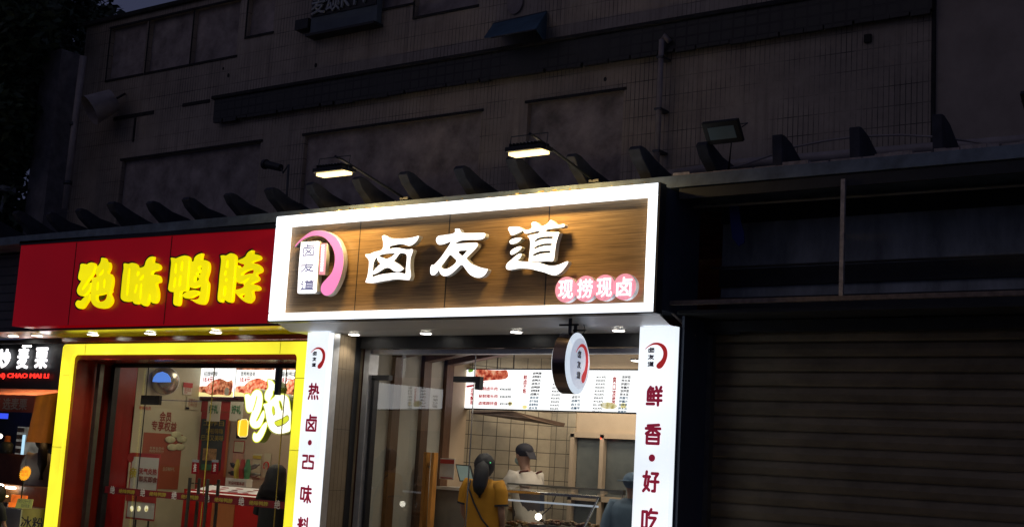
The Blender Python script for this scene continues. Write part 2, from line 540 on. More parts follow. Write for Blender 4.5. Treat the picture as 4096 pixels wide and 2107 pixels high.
def text(name, body, mat, parent, x0, x1, z0, z1, Y, bold=.0, depth=.0, frame=None, vert=False, bev=0):
    """lettering that fills the box x0..x1, z0..z1 on the plane y=Y, read from the street;
    frame=(origin, right, up, out) puts it on another plane, the box then in metres along right/up"""
    cu = bpy.data.curves.new(name, 'FONT')
    cu.body = "\n".join(body) if vert else body
    cu.resolution_u = 3
    if vert:
        cu.space_line = .95
    me = meshcurve(cu)
    if not me.vertices:
        return None
    xs = [v.co.x for v in me.vertices]; ys = [v.co.y for v in me.vertices]
    a0, a1, b0, b1 = min(xs), max(xs), min(ys), max(ys)
    if depth:
        bm = bmesh.new(); bm.from_mesh(me)
        r = bmesh.ops.extrude_face_region(bm, geom=list(bm.faces))
        for g in r['geom']:
            if isinstance(g, bmesh.types.BMVert):
                g.co.z += 1
        bmesh.ops.recalc_face_normals(bm, faces=bm.faces)
        bm.to_mesh(me); bm.free()
    for v in me.vertices:
        u = (v.co.x - a0) / max(1e-6, a1 - a0); t = (v.co.y - b0) / max(1e-6, b1 - b0)
        q = v.co.z
        if frame:
            o_, r_, u_, n_ = frame
            v.co = o_ + r_ * (x0 + (x1 - x0) * u) + u_ * (z0 + (z1 - z0) * t) + n_ * (q * depth + Y)
        else:
            v.co = (x0 + (x1 - x0) * u, Y - q * depth, z0 + (z1 - z0) * t)
    if bold:
        w1, h1 = abs(x1 - x0) / max(1e-6, a1 - a0) * bold, abs(z1 - z0) / max(1e-6, b1 - b0) * bold
        rx, uz, nn = (frame[1], frame[2], frame[3]) if frame else (Vector((1, 0, 0)), Vector((0, 0, 1)), Vector((0, -1, 0)))
        base = [v.co.copy() for v in me.vertices]; fcs = [tuple(p.vertices) for p in me.polygons]
        V_, F_ = [], []
        for i, (sx, sz) in enumerate(((0, 0), (1, 0), (-1, 0), (0, 1), (0, -1), (.7, .7), (-.7, -.7))):
            b_ = len(V_)
            V_ += [v + rx * w1 * sx + uz * h1 * sz + nn * .00025 * i for v in base]
            F_ += [tuple(b_ + k for k in f) for f in fcs]
        me = bpy.data.meshes.new(name); me.from_pydata(V_, [], F_); me.update()
    return finish(name, me, mat, parent)


STROKES = {
    '卤': [[(.05, .68), (.05, 0), (.95, 0), (.95, .68), (.05, .68)], [(.35, 1), (.35, .68)], [(.35, .86), (.95, .86)], [(.25, .52), (.75, .14)], [(.75, .52), (.25, .14)]],
    '友': [[(.05, .8), (.95, .8)], [(.42, 1), (.42, .8), (.32, .35), (.05, 0)], [(.38, .56), (.85, .56), (.7, .3), (.35, 0)], [(.45, .4), (.65, .15), (.98, 0)]],
    '道': [[(.08, .92), (.18, .82)], [(.02, .62), (.2, .62), (.2, .2), (.05, .05)], [(.05, .05), (.3, .1), (.98, .04)], [(.45, 1), (.52, .9)], [(.8, 1), (.72, .9)], [(.32, .86), (.98, .86)], [(.42, .72), (.9, .72), (.9, .2), (.42, .2), (.42, .72)], [(.42, .54), (.9, .54)], [(.42, .37), (.9, .37)]],
    '热': [[(.05, .82), (.42, .82)], [(.25, 1), (.25, .35), (.12, .35)], [(.05, .52), (.42, .62)], [(.5, .8), (.85, .8), (.85, .42), (.98, .42)], [(.65, 1), (.65, .6), (.45, .35)], [(.5, .62), (.68, .52)], [(.12, .2), (.05, .02)], [(.36, .2), (.4, .02)], [(.62, .2), (.66, .02)], [(.86, .2), (.95, .02)]],
    '25': [[(0, 1), (.38, 1), (.38, .55), (.05, .5), (.05, 0), (.42, 0)], [(.95, 1), (.58, 1), (.58, .58), (.95, .5), (.95, 0), (.55, 0)]],
    '味': [[(.05, .85), (.05, .2), (.33, .2), (.33, .85), (.05, .85)], [(.45, .82), (.97, .82)], [(.42, .58), (1, .58)], [(.71, 1), (.71, 0)], [(.69, .55), (.6, .25), (.42, .05)], [(.73, .55), (.82, .25), (1, .05)]],
    '料': [[(.22, 1), (.22, 0)], [(0, .55), (.45, .55)], [(.05, .88), (.14, .68)], [(.4, .88), (.31, .68)], [(.2, .5), (.02, .18)], [(.24, .5), (.42, .2)], [(.58, .9), (.68, .8)], [(.58, .66), (.68, .56)], [(.5, .3), (1, .38)], [(.86, 1), (.86, 0)]],
    '鲜': [[(.22, 1), (.08, .82)], [(.2, .92), (.4, .92), (.32, .76)], [(.06, .74), (.06, .26), (.46, .26), (.46, .74), (.06, .74)], [(.26, .74), (.26, .26)], [(.06, .5), (.46, .5)], [(.02, .06), (.5, .06)], [(.62, 1), (.68, .86)], [(.95, 1), (.88, .86)], [(.56, .78), (1, .78)], [(.58, .53), (.98, .53)], [(.54, .26), (1, .26)], [(.78, .78), (.78, 0)]],
    '香': [[(.15, .95), (.88, 1)], [(.03, .8), (.97, .8)], [(.5, .96), (.5, .52)], [(.48, .78), (.05, .52)], [(.52, .78), (.95, .52)], [(.12, .46), (.12, 0), (.9, 0), (.9, .46), (.12, .46)], [(.12, .24), (.9, .24)]],
    '好': [[(.2, 1), (.1, .3), (.4, .05)], [(0, .75), (.42, .75)], [(.36, .75), (.3, .3), (.02, 0)], [(.55, .92), (.95, .92), (.78, .7)], [(.78, .7), (.78, .02), (.62, .02)], [(.5, .5), (1, .5)]],
    '吃': [[(.05, .88), (.05, .15), (.33, .15), (.33, .88), (.05, .88)], [(.6, 1), (.45, .75)], [(.55, .86), (.98, .86)], [(.5, .62), (.9, .62), (.5, .08), (.5, .02), (.95, .02), (.97, .15)]],
}


def strokes(name, ch, mat, parent, x0, x1, z0, z1, Y, wd, frame=None):
    """a character drawn with round-ended strokes of width wd metres"""
    V_, F_ = [], []
    i = 0
    def put(pts):
        nonlocal i
        b_ = len(V_)
        for a, b in pts:
            if frame:
                V_.append(frame[0] + frame[1] * a + frame[2] * b + frame[3] * (Y + i * .0002))
            else:
                V_.append((a, Y - i * .0002, b))
        F_.append(tuple(range(b_, len(V_))))
        i += 1
    h = wd / 2
    for pl_ in STROKES[ch]:
        P_ = [Vector((x0 + h + (x1 - x0 - wd) * a, z0 + h + (z1 - z0 - wd) * b)) for a, b in pl_]
        for k in range(len(P_) - 1):
            d = (P_[k + 1] - P_[k]).normalized(); n_ = Vector((-d.y, d.x))
            an = math.atan2(n_.y, n_.x)
            pts = [(P_[k].x + h * math.cos(an + t * math.pi / 6), P_[k].y + h * math.sin(an + t * math.pi / 6)) for t in range(7)]
            pts += [(P_[k + 1].x + h * math.cos(an + math.pi + t * math.pi / 6), P_[k + 1].y + h * math.sin(an + math.pi + t * math.pi / 6)) for t in range(7)]
            put(pts)
    me = bpy.data.meshes.new(name); me.from_pydata([tuple(v) for v in V_], [], F_); me.update()
    return finish(name, me, mat, parent)


def smoothloop(pts, n=4):
    out = []
    L_ = len(pts)
    for i in range(L_):
        p0, p1, p2, p3 = [Vector((*pts[(i + k - 1) % L_], 0)) for k in range(4)]
        # keep sharp corners sharp
        for j in range(n):
            t = j / n
            q = 0.5 * ((2 * p1) + (-p0 + p2) * t + (2 * p0 - 5 * p1 + 4 * p2 - p3) * t * t + (-p0 + 3 * p1 - 3 * p2 + p3) * t ** 3)
            out.append((q.x, q.y))
    return out


def glyph(name, loops, crop, Y, depth, mat, parent, bevel=0, n=3, side=None, grow=0):
    """a cut-out letter: outlines turned into metres on the plane y=Y, front face at Y, body behind it"""
    cu = bpy.data.curves.new(name, 'CURVE')
    cu.dimensions = '2D'
    cu.fill_mode = 'BOTH'
    cu.extrude = max(depth / 2 - bevel, 0)
    cu.bevel_depth = bevel
    cu.bevel_resolution = 2
    cu.offset = grow - bevel
    for lp in loops:
        w_ = [at(crop(*p), Y) for p in lp]
        q = smoothloop([(p.x, p.z) for p in w_], n)
        sp = cu.splines.new('POLY')
        sp.points.add(len(q) - 1)
        for i, p in enumerate(q):
            sp.points[i].co = (p[0], p[1], 0, 1)
        sp.use_cyclic_u = True
    me = meshcurve(cu)
    for v in me.vertices:
        v.co = (v.co.x, Y + depth / 2 - v.co.z, v.co.y)
    if side:
        me.update()
        idx = [0 if (p.normal.y < -.8) else 1 for p in me.polygons]
        o = finish(name, me, [mat, side], parent)
        for p, k in zip(me.polygons, idx):
            p.material_index = k
        return o
    return finish(name, me, mat, parent, smooth=False)


def rect_at(p0, p1, Y):
    a = at(p0, Y); b = at(p1, Y)
    return min(a.x, b.x), max(a.x, b.x), min(a.z, b.z), max(a.z, b.z)


def panel(name, p0, p1, Y, mat, parent, t=.006):
    x0, x1, z0, z1 = rect_at(p0, p1, Y)
    return MB().box(x0, x1, Y, Y + t, z0, z1).build(name, mat, parent)


# ------------------------------------------------------------------ ground
tag(MB().box(-120, 60, -60, 6.8, -.3, 0).build('road', 'asphalt'), kind='structure')
tag(MB().box(-120, 60, 6.8, 10.0, -.3, .12).build('pavement', 'paver'), kind='structure')
tag(MB().box(-120, 60, 10.0, 60, -.3, .1).build('ground', 'concrete'), kind='structure')

# ------------------------------------------------------------------ upper building
WY = 10.6
bld = thing('old_building', 'stained old tiled building rising above the row of shopfronts', 'building', (-8, WY, .1))


def holed(x0, x1, z0, z1, holes, y, yb, parent, name, mat):
    xs = sorted({x0, x1, *[h[0] for h in holes], *[h[1] for h in holes]})
    zs = sorted({z0, z1, *[h[2] for h in holes], *[h[3] for h in holes]})
    mb = MB()
    for i in range(len(xs) - 1):
        for j in range(len(zs) - 1):
            cx, cz = (xs[i] + xs[i + 1]) / 2, (zs[j] + zs[j + 1]) / 2
            if any(h[0] < cx < h[1] and h[2] < cz < h[3] for h in holes):
                continue
            mb.quad((xs[i], y, zs[j]), (xs[i + 1], y, zs[j]), (xs[i + 1], y, zs[j + 1]), (xs[i], y, zs[j + 1]))
    for h in holes:
        a, b, c, d = h
        mb.quad((a, y, c), (a, yb, c), (a, yb, d), (a, y, d)); mb.quad((b, y, c), (b, yb, c), (b, yb, d), (b, y, d))
        mb.quad((a, y, d), (b, y, d), (b, yb, d), (a, yb, d)); mb.quad((a, y, c), (b, y, c), (b, yb, c), (a, yb, c))
    return mb.build(name, mat, parent)


holes = [(-14.09, -11.53, 4.3, 5.27), (-10.81, -8.26, 4.3, 5.27), (-7.67, -6.54, 4.3, 5.29),
         (-14.6, -13.86, 6.41, 7.12), (-13.8, -12.96, 6.41, 7.12), (-12.93, -12.1, 6.41, 7.12), (-11.95, -11.49, 6.62, 7.12),
         (-9.8, -9.31, 6.62, 7.12), (-9.27, -8.4, 6.45, 7.12)]
holed(-15.15, -3.54, 4.05, 7.225, holes, WY, WY + .06, bld, 'wall', 'wall')
MB().box(-15.15, -3.54, WY + .061, WY + 4.6, 4.05, 7.223).build('recess_plaster', 'plaster', bld)
MB().box(-3.54, 6, WY + .02, WY + 4.6, 4.05, 9.0).build('side_wall', pm('smooth_render', (.38, .31, .25), .85, 0, .2, 2, .25), bld)
MB().box(-15.57, -15.15, WY - .35, WY + 4.6, 4.05, 6.82).build('end_pier', 'concrete', bld)
MB().box(-19.5, 6, 13.1, 15.2, .1, 4.049).build('rear_wall', 'concrete', bld)
MB().box(-5.357, -5.334, 10.61, 13.09, .1, 4.029).build('party_wall', 'darkvoid', bld)
MB().box(-15.2, -3.54, WY - .05, WY + 4.65, 7.225, 7.285).build('coping', 'grime', bld, bevel=.01)
# sooty projecting ledge, with a ragged lower lip
mb = MB().box(-12.33, -3.54, WY - .07, WY - .0005, 5.60, 5.855)
random.seed(3)
x = -12.3
while x < -3.6:
    wd = random.uniform(.1, .3)
    mb.box(x, min(x + wd, -3.55), WY - .085 - random.random() * .01, WY - .0505, 5.55 + random.random() * .02, 5.598)
    x += wd + random.uniform(.0, .03)
mb.build('ledge', 'ledge', bld)
MB().box(-12.37, -3.5, WY - .1, WY - .0005, 5.857, 5.9).build('ledge_cap', 'grime', bld, bevel=.008)
# grimy drip lines over the recesses
mb = MB()
for a, b, c, d in holes:
    mb.box(a - .03, b + .03, WY - .018, WY - .0005, d - .004, d + .022)
    if c > 6:
        mb.box(a - .02, b + .02, WY - .014, WY - .0005, c - .03, c - .004)
for a, b, c, d in holes[3:]:
    mb.box(a - .022, a - .004, WY - .01, WY - .0005, c, d)
mb.box(-14.35, -13.55, WY - .012, WY - .0005, 5.83, 5.875)
mb.box(-13.0, -12.5, WY - .012, WY - .0005, 5.86, 5.9)
mb.box(-13.92, -13.89, WY - .012, WY - .0005, 5.5, 5.82)
mb.build('drip_line', 'grime', bld)
for q, r in (((795, 165), .022), ((503, 160), .016), ((562, 173), .015), ((575, 190), .02), ((1523, 200), .018), ((1260, 165), .012), ((700, 245), .012)):
    e = at((q[0] * 1.59, q[1] * 1.59), WY)
    MB().disc((e.x, WY - .003, e.z), (0, -1, 0), r, .002, 9, squash=1.3).build('wall_spot', 'grime', bld)
# pilaster joint right of the tiled bay + rust run
MB().box(-3.56, -3.53, WY - .01, WY + .02, 4.05, 8.9).build('joint_strip', 'grime', bld)
a = at(W2(1500, 245), WY)
tag(MB().box(a.x - .03, a.x + .03, WY - .03, WY, a.z - .03, a.z + .04).build('wall_bracket', 'grime'), 'tiny rusty iron stub high on the tiled wall, under the black ledge', 'bracket')

# canopy slab with its fins
can = thing('canopy', 'long concrete canopy with a row of tapered fins above the shop signs', 'canopy', (-8.5, 9.9, 4.1))
MB().add([(-19.5, 9.58, 4.03), (3, 9.58, 4.03), (3, 10.6, 4.03), (-19.5, 10.6, 4.03), (-19.5, 9.58, 4.13), (3, 9.58, 4.13), (3, 10.6, 4.31), (-19.5, 10.6, 4.31)],
         [(0, 3, 2, 1), (4, 5, 6, 7), (0, 1, 5, 4), (1, 2, 6, 5), (2, 3, 7, 6), (3, 0, 4, 7)]).build('slab', 'slabedge', can)
mb = MB(); random.seed(5)
x = -5.4
while x < 1:
    wd = random.uniform(.05, .22); h = random.uniform(.005, .03)
    mb.box(x, x + wd, 9.585 + random.random() * .01, 9.66 + random.random() * .05, 4.11, 4.134 + h)
    x += wd + random.uniform(-.02, .02)
mb.build('broken_mortar', pm('pale_mortar', (.42, .36, .33), .95, 0, .4, 20, .8), can)
fin_tops = [-3.19, -3.84, -4.49, -5.15, -5.8, -6.44, -7.11, -7.73, -8.39, -9.04, -9.66, -10.29, -10.93, -11.59, -12.23, -12.89, -13.5, -14.12, -14.8, -15.45, -16.1, -16.75]
random.seed(9)
for k, x in enumerate(fin_tops):
    t = .055
    y0 = 9.62 + random.uniform(-.02, .03); top = 4.44 + random.uniform(-.035, .03); t *= random.uniform(.85, 1.12)
    if x < -5:
        pts = [(x - t, y0 - .03, top - .03), (x - t, y0 + .03, top - .11), (x - t, y0 + .12, top - .17), (x - t, y0 + .26, 4.15), (x - t, y0 + .8, 4.25), (x - t, y0 + .5, 4.31), (x - t, y0 + .28, top - .07), (x - t, y0 + .08, top), (x - t, y0, top + .005)]
    else:
        pts = [(x - t * .8, y0, top), (x - t * .8, y0 + .03, 4.12), (x - t * .8, y0 + .55, 4.2), (x - t * .8, y0 + .2, top - .03), (x - t * .8, y0 + .06, top + .005)]
    MB().prism(pts, (2 * t * (.8 if x > -5 else 1), 0, 0)).build('fin', 'fin', can, bevel=.008)

# pipe lying on the slab and the loose cable
a = at(W2(700, 1010), 10.35); b = at(W2(2420, 868), 10.35)
tag(MB().tube([(-5.9, 10.35, 4.34), a, b, (1, 10.35, b.z)], .045, 10).build('roof_pipe', 'pipe', smooth=True), 'brown pipe lying along the canopy behind the fins', 'pipe')
cp = [at(W2(*p), 9.95) for p in ((560, 1060), (750, 1010), (1050, 905), (1230, 870), (1420, 843), (1700, 832), (1920, 845), (2100, 868), (2250, 890), (2262, 905))]
tag(MB().tube(cp, .009, 6).build('cable', 'pipe', smooth=True), 'loose brown cable arching over the canopy from fin to fin', 'cable')

# downpipes
dp = thing('downpipe', 'pale rain downpipe on the pier at the left end of the tiled building', 'pipe', (-15.2, 10.2, 4.2))
a = at(W0(442, 300), 10.18); b = at(W0(385, 760), 10.18); c = at(W0(345, 1110), 10.18)
MB().tube([a, b, c], .045, 12).build('tube', 'pipe', dp, smooth=True)
for q in (W0(360, 970), W0(393, 660)):
    e = at(q, 10.18)
    MB().tube([(e.x, 10.18, e.z - .025), (e.x, 10.18, e.z + .025)], .056, 12).build('collar', 'alu_dark', dp, smooth=True)
dp = thing('conduit', 'thin pale pipe with a bent head running down the tiled wall from the ledge', 'pipe', (-6.07, WY - .13, 4.2))
MB().tube([(-6.0, WY - .1, 5.66), (-6.05, WY - .13, 5.72), (-6.07, WY - .13, 5.68), (-6.07, WY - .13, 4.3)], .026, 10).build('tube', 'pipe', dp, smooth=True)
for z in (5.5, 5.0, 4.6):
    MB().box(-6.105, -6.035, WY - .16, WY - .0005, z, z + .02).build('clip', 'alu_dark', dp)
tag(MB().tube([at(W0(4, 1130), 10.0), at(W0(20, 1040), 10.0), at(W0(28, 990), 10.0)], .022, 8).box(*(lambda e: (e.x - .1, e.x + .12, 9.9, 10.1, e.z, e.z + .07))(at(W0(20, 1020), 10.0))).build('vent_head', 'dimtext'), 'small grey vent head on a bent pipe at the left end of the canopy', 'vent')

# hanging barrel lamp by the pier
bl = thing('drum_lamp', 'large barrel-shaped wall lamp with a pale rim beside the downpipe', 'lamp', (-14.9, WY - .3, 5.9))
c = at(W0(535, 560), WY - .3)
n = Vector((-.35, -.75, -.55)).normalized()
MB().tube([c + n * .16, c - n * .18], [.20, .15], 20, caps=False).disc(c - n * .18, n, .15).build('shade', 'pipe', bl, smooth=True)
MB().disc(c + n * .06, n, .17).build('diffuser', 'black', bl)
MB().tube([c - n * .18, (c.x + .1, WY - .02, c.z + .22)], .015, 8).build('arm', 'black', bl, smooth=True)

# upper signs and awnings
ks = thing('karaoke_sign', 'dull blue-grey sheet sign high on the wall with unlit steel letters', 'sign', (-10.25, WY - .1, 6.4))
MB().box(-10.76, -9.74, WY - .1, WY - .02, 6.43, 7.4).build('sheet', 'ktv', ks)
MB().box(-10.75, -9.75, WY - .115, WY - .101, 6.64, 7.15).build('letter_strip', 'black', ks)
text('letters', '麦颂KTV', 'dimtext', ks, -10.73, -9.85, 6.655, 6.9, WY - .12, .015, .02)
MB().box(-10.78, -9.72, WY - .16, WY - .0, 6.40, 6.428).build('bottom_rail', 'black', ks)
MB().box(-11.0, -10.79, WY - .12, WY - .0005, 6.52, 6.64).build('cable_box', 'black', ks)
aw = thing('window_awning', 'small faded blue canvas awning, torn at its left corner, above the black ledge', 'awning', (-7.8, WY - .25, 5.9))
t0, t1 = at(W1(1500, 150), WY), at(W1(1830, 75), WY)
f0, f1 = at(W1(1440, 237), 10.25), at(W1(1760, 183), 10.25)
mid = Vector(((f0.x + .12), 10.22, f0.z - .02))
MB().prism([t0, t1, f1, (f1.x - .2, 10.24, f1.z - .01), (f1.x - .36, 10.26, f1.z + .0), mid, f0], (0, 0, .008)).build('canvas', 'awn_blue', aw)
MB().prism([t1, f1, (t1.x, WY, f1.z - .02)], (.006, 0, 0)).build('side_flap', 'awn_blue', aw)
MB().tube([t0, t1], .014, 6).build('rod', 'alu_dark', aw)
MB().tube([mid, f1], .008, 6).build('rod', 'alu_dark', aw)
u = at(W1(1640, 20), WY)
tag(MB().disc((u.x, WY - .012, u.z), (0, -1, 0), .1, .012, 20, squash=1.25).build('round_plate', 'plaster'), 'faint round patch on the wall above the blue awning', 'plate')

# CCTV camera on a pole
cc = thing('security_camera', 'small dark security camera on a thin pole standing on the canopy', 'camera', (at(W1(220, 1290), 9.9).x, 9.9, 4.12))
c0 = at(W1(95, 1012), 9.9); c1 = at(W1(190, 1035), 9.9); pb = at(W1(222, 1290), 9.9); pt = at(W1(238, 1015), 9.9)
MB().tube([c0, c1], [.045, .04], 12).tube([c0 + Vector((-.02, 0, .0)), c0 + Vector((.02, 0, -.004))], .055, 12).build('camera_body', 'black', cc, smooth=False)
MB().tube([c1, (c1.x + .04, 9.9, c1.z - .06), (pt.x, 9.9, pt.z)], .01, 6).build('arm', 'alu_dark', cc)
MB().tube([pt, pb], .013, 8).build('pole', 'alu_dark', cc)


# flood lights
def flood(name_label, cx, cz, cy, w_, lit, base, tilt, group=None):
    t = thing('floodlight', name_label, 'flood light', (base[0], base[1], base[2]), group)
    c = Vector((cx, cy, cz))
    rt = Vector((1, 0, 0)); nn = Vector((0, math.sin(tilt), -math.cos(tilt))); up = rt.cross(nn)
    def bx(cen, hw, hh, ht, mb):
        vs = []
        for s1 in (-1, 1):
            for s2, s3 in ((-1, -1), (1, -1), (1, 1), (-1, 1)):
                vs.append(cen + rt * hw * s2 + up * hh * s3 + nn * ht * s1)
        return mb.add(vs, [(0, 3, 2, 1), (4, 5, 6, 7), (0, 1, 5, 4), (1, 2, 6, 5), (2, 3, 7, 6), (3, 0, 4, 7)])
    mb = MB(); bx(c, w_ / 2, .10, .02, mb)
    for k in range(9):
        bx(c - nn * .035 + rt * (k - 4) * w_ / 10, .006, .085, .018, mb)
    mb.build('housing', 'black', t, bevel=.006)
    mb = MB(); bx(c + nn * (.032 if lit else .022), w_ / 2 * (.94 if lit else .72), .055, .014 if lit else .003, mb)
    mb.build('lens', 'lens_warm' if lit else 'lens_off', t)
    yk = [c + rt * w_ * .52 - up * .02, c + rt * w_ * .52 - nn * .13, c - rt * w_ * .52 - nn * .13, c - rt * w_ * .52 - up * .02]
    MB().tube(yk, .005, 6).build('yoke', 'alu_dark', t)
    MB().tube([c - nn * .14, c - nn * .1 + Vector((0, .1, .03)), Vector(base)], .012, 8).build('arm', 'black', t, smooth=True)
    MB().box(base[0] - .05, base[0] + .05, base[1] - .03, base[1] + .05, base[2] - .01, base[2] + .012).build('base_plate', 'black', t)
    mb = MB(); bx(c - nn * .05 + up * .02, .035, .03, .02, mb); mb.build('junction_box', 'trim' if lit else 'black', t)
    return t


def area(name, loc, size, size_y, energy, col, rot, parent=None):
    l = bpy.data.lights.new(name, 'AREA')
    l.shape = 'RECTANGLE'; l.size = size; l.size_y = size_y; l.energy = energy; l.color = col
    o = bpy.data.objects.new(name, l)
    COL.objects.link(o)
    if parent:
        o.parent = parent
        o.location = Vector(loc) - worigin(parent)
    else:
        o.location = loc
    o.rotation_euler = rot
    return o


FL = [(-8.745, 4.335, 9.0, .385, (-8.38, 9.64, 4.16)), (-6.475, 4.325, 9.0, .37, (-6.2, 9.64, 4.16))]
for i, (x, z, y, w_, base) in enumerate(FL):
    t = flood(('lit warm floodlight above the left half of the brown sign', 'lit warm floodlight above the right half of the brown sign')[i],
              x, z, y, w_, True, base, R(2), 'floodlights lighting the brown shop sign')
    area('lamp_light', (x, y + .01, z - .055), w_ * .9, .09, 33, (1, .67, .25), (R(1), 0, 0), t)
fo = flood('unlit black floodlight with pale glass on the canopy, right of the brown sign', -4.95, 4.47, 9.6, .33, False, (-4.94, 9.7, 4.14), R(-52))
e = at(W2(2462, 640), 9.6)
flood('unlit black lamp on a post, cut off by the right edge of the photo', e.x + .12, e.z, 9.6, .26, False, (e.x + .12, 9.7, 4.14), R(-40))

# ------------------------------------------------------------------ BROWN SIGN
SY = 9.295
X0, X1, Z0, Z1 = -9.79, -5.355, 2.949, 4.013
bs = thing('shop_sign', 'wide wood-grain shop sign in a glowing white frame with large white characters', 'shop sign', (-7.57, 9.5, 2.95))
fw = .112
IX0, IX1, IZ0, IZ1 = at(C4(147, 307), SY).x, at(C4(2335, 112), SY).x, at(C4(110, 835), SY).z, at(C4(147, 307), SY).z
MB().box(X0, X1, SY, SY + .09, IZ1, Z1).box(X0, X1, SY, SY + .09, Z0, IZ0).box(X0, IX0, SY, SY + .09, IZ0, IZ1).box(IX1, X1, SY, SY + .09, IZ0, IZ1).build('light_frame', 'white_led', bs, bevel=.012)
WYP = SY + .075
MB().box(IX0 - .01, IX1 + .01, WYP, WYP + .03, IZ0 - .01, IZ1 + .01).build('wood_panel', 'wood', bs)
mb = MB()
for q in ((597, 290), (1138, 240), (1741, 190)):
    x = at(C4(*q), WYP).x
    MB().box(x - .004, x + .004, WYP - .002, WYP + .001, IZ0, IZ1).build('panel_joint', 'black', bs)
MB().box(X0 + .01, X1 - .01, SY + .091, 10.04, Z0 + .03, Z1 - .012).build('sign_box', 'navywall', bs)
MB().box(X1 - .009, X1 + .012, SY - .002, SY + .1, Z0, Z1).box(X0, X1 + .012, SY - .004, SY + .1, Z0 - .014, Z0 - .001).build('edge_trim', 'alu_dark', bs)

g1 = cr(1440, 860, .22645); g2 = cr(1960, 860, .27165); g3 = cr(1140, 900, .24155)
LU = [[(95, 700), (105, 690), (170, 685), (250, 650), (340, 630), (385, 605), (405, 560), (405, 470), (390, 410), (388, 370), (425, 355), (480, 370), (540, 408), (700, 415), (850, 405), (960, 385), (1035, 365), (1038, 395), (1010, 450), (960, 505), (900, 540), (850, 545), (780, 522), (720, 514), (640, 525), (540, 550), (522, 580), (532, 593), (575, 583), (640, 575), (720, 585), (790, 600), (860, 605), (910, 597), (935, 610), (935, 640), (915, 700), (895, 760), (888, 850), (890, 960), (900, 1060), (880, 1130), (868, 1145), (790, 1145), (700, 1135), (600, 1135), (480, 1155), (330, 1180), (240, 1200), (140, 1198), (97, 1186), (102, 1150), (125, 1090), (145, 980), (155, 880), (155, 810), (135, 770), (100, 735)],
      [(340, 725), (380, 700), (480, 682), (608, 677), (595, 700), (540, 742), (475, 770), (430, 762)],
      [(295, 750), (262, 795), (240, 860), (230, 950), (226, 995), (300, 912), (355, 860), (330, 830), (307, 795)],
      [(705, 680), (775, 678), (815, 697), (825, 740), (818, 850), (806, 950), (800, 1030), (720, 1018), (600, 1018), (480, 1030), (370, 1045), (300, 1065), (238, 1085), (219, 1076), (224, 1052), (275, 1038), (370, 985), (430, 945), (480, 932), (530, 942), (590, 985), (640, 1003), (700, 1000), (750, 970), (770, 938), (690, 867), (606, 812), (640, 765)]]
YOU = [[(1675, 245), (1750, 240), (1770, 265), (1790, 300), (1830, 315), (2000, 315), (2190, 315), (2215, 350), (2200, 400), (2150, 430), (2080, 440), (1950, 440), (1800, 450), (1730, 475), (1690, 503), (1780, 498), (1920, 490), (2060, 488), (2080, 515), (2070, 560), (2010, 630), (1940, 700), (1887, 757), (1900, 790), (1960, 850), (2050, 895), (2150, 930), (2250, 950), (2255, 975), (2220, 1040), (2160, 1090), (2080, 1108), (2010, 1090), (1940, 1050), (1880, 980), (1830, 910), (1795, 880), (1750, 910), (1690, 970), (1620, 1030), (1550, 1070), (1480, 1078), (1430, 1050), (1405, 1010), (1395, 972), (1370, 1010), (1320, 1055), (1280, 1065), (1245, 1040), (1238, 960), (1250, 900), (1270, 878), (1305, 875), (1350, 830), (1430, 740), (1500, 640), (1560, 550), (1600, 472), (1550, 490), (1480, 515), (1400, 525), (1360, 500), (1340, 450), (1350, 400), (1390, 365), (1460, 355), (1560, 340), (1640, 325), (1680, 290)],
       [(1740, 655), (1765, 632), (1830, 628), (1885, 623), (1875, 645), (1830, 700), (1805, 715), (1770, 690)],
       [(1585, 710), (1620, 720), (1660, 760), (1700, 800), (1680, 850), (1620, 900), (1550, 940), (1490, 950), (1450, 930), (1438, 905), (1480, 850), (1530, 780)]]
DAO = [[(270, 185), (300, 172), (400, 170), (450, 182), (485, 210), (470, 240), (400, 275), (330, 300), (300, 290), (285, 250), (265, 215)],
       [(285, 385), (310, 360), (360, 340), (430, 330), (465, 340), (450, 370), (400, 410), (330, 430), (295, 420)],
       [(295, 555), (310, 520), (370, 480), (430, 460), (462, 465), (460, 495), (410, 540), (350, 575), (310, 585)],
       [(495, 215), (560, 215), (590, 205), (615, 180), (610, 120), (640, 100), (680, 105), (720, 150), (750, 160), (800, 150), (850, 120), (880, 80), (905, 75), (940, 100), (975, 135), (1030, 140), (1085, 130), (1105, 155), (1080, 180), (1000, 190), (900, 205), (840, 215), (822, 235), (850, 248), (930, 250), (1005, 250), (1020, 265), (1000, 330), (975, 420), (960, 520), (950, 610), (940, 660), (910, 685), (830, 680), (720, 690), (640, 685), (570, 685), (572, 620), (585, 500), (590, 400), (575, 340), (550, 310), (600, 290), (700, 270), (733, 247), (700, 240), (620, 255), (550, 275), (510, 270), (490, 240)],
       [(655, 385), (690, 350), (760, 325), (850, 318), (920, 318), (915, 345), (830, 348), (740, 360), (680, 387)],
       [(650, 487), (690, 455), (760, 430), (840, 420), (905, 422), (900, 445), (820, 450), (740, 465), (670, 492)],
       [(632, 592), (660, 565), (740, 535), (820, 528), (885, 530), (880, 555), (800, 560), (720, 575), (640, 603)],
       [(435, 565), (462, 570), (460, 610), (430, 650), (407, 671), (470, 680), (600, 690), (720, 700), (820, 730), (880, 742), (950, 742), (1020, 725), (1090, 695), (1145, 678), (1150, 705), (1110, 770), (1050, 840), (990, 880), (940, 888), (880, 875), (800, 845), (700, 820), (600, 795), (480, 785), (400, 790), (320, 805), (260, 805), (235, 780), (235, 740), (260, 700), (330, 640), (390, 590)]]
LY = SY - .015
for nm, gl, cp_ in (('character', LU, g1), ('character', YOU, g1), ('character', DAO, g2)):
    glyph(nm, gl, cp_, LY, .055, 'white_letter', bs, bevel=.003, side='letter_side')
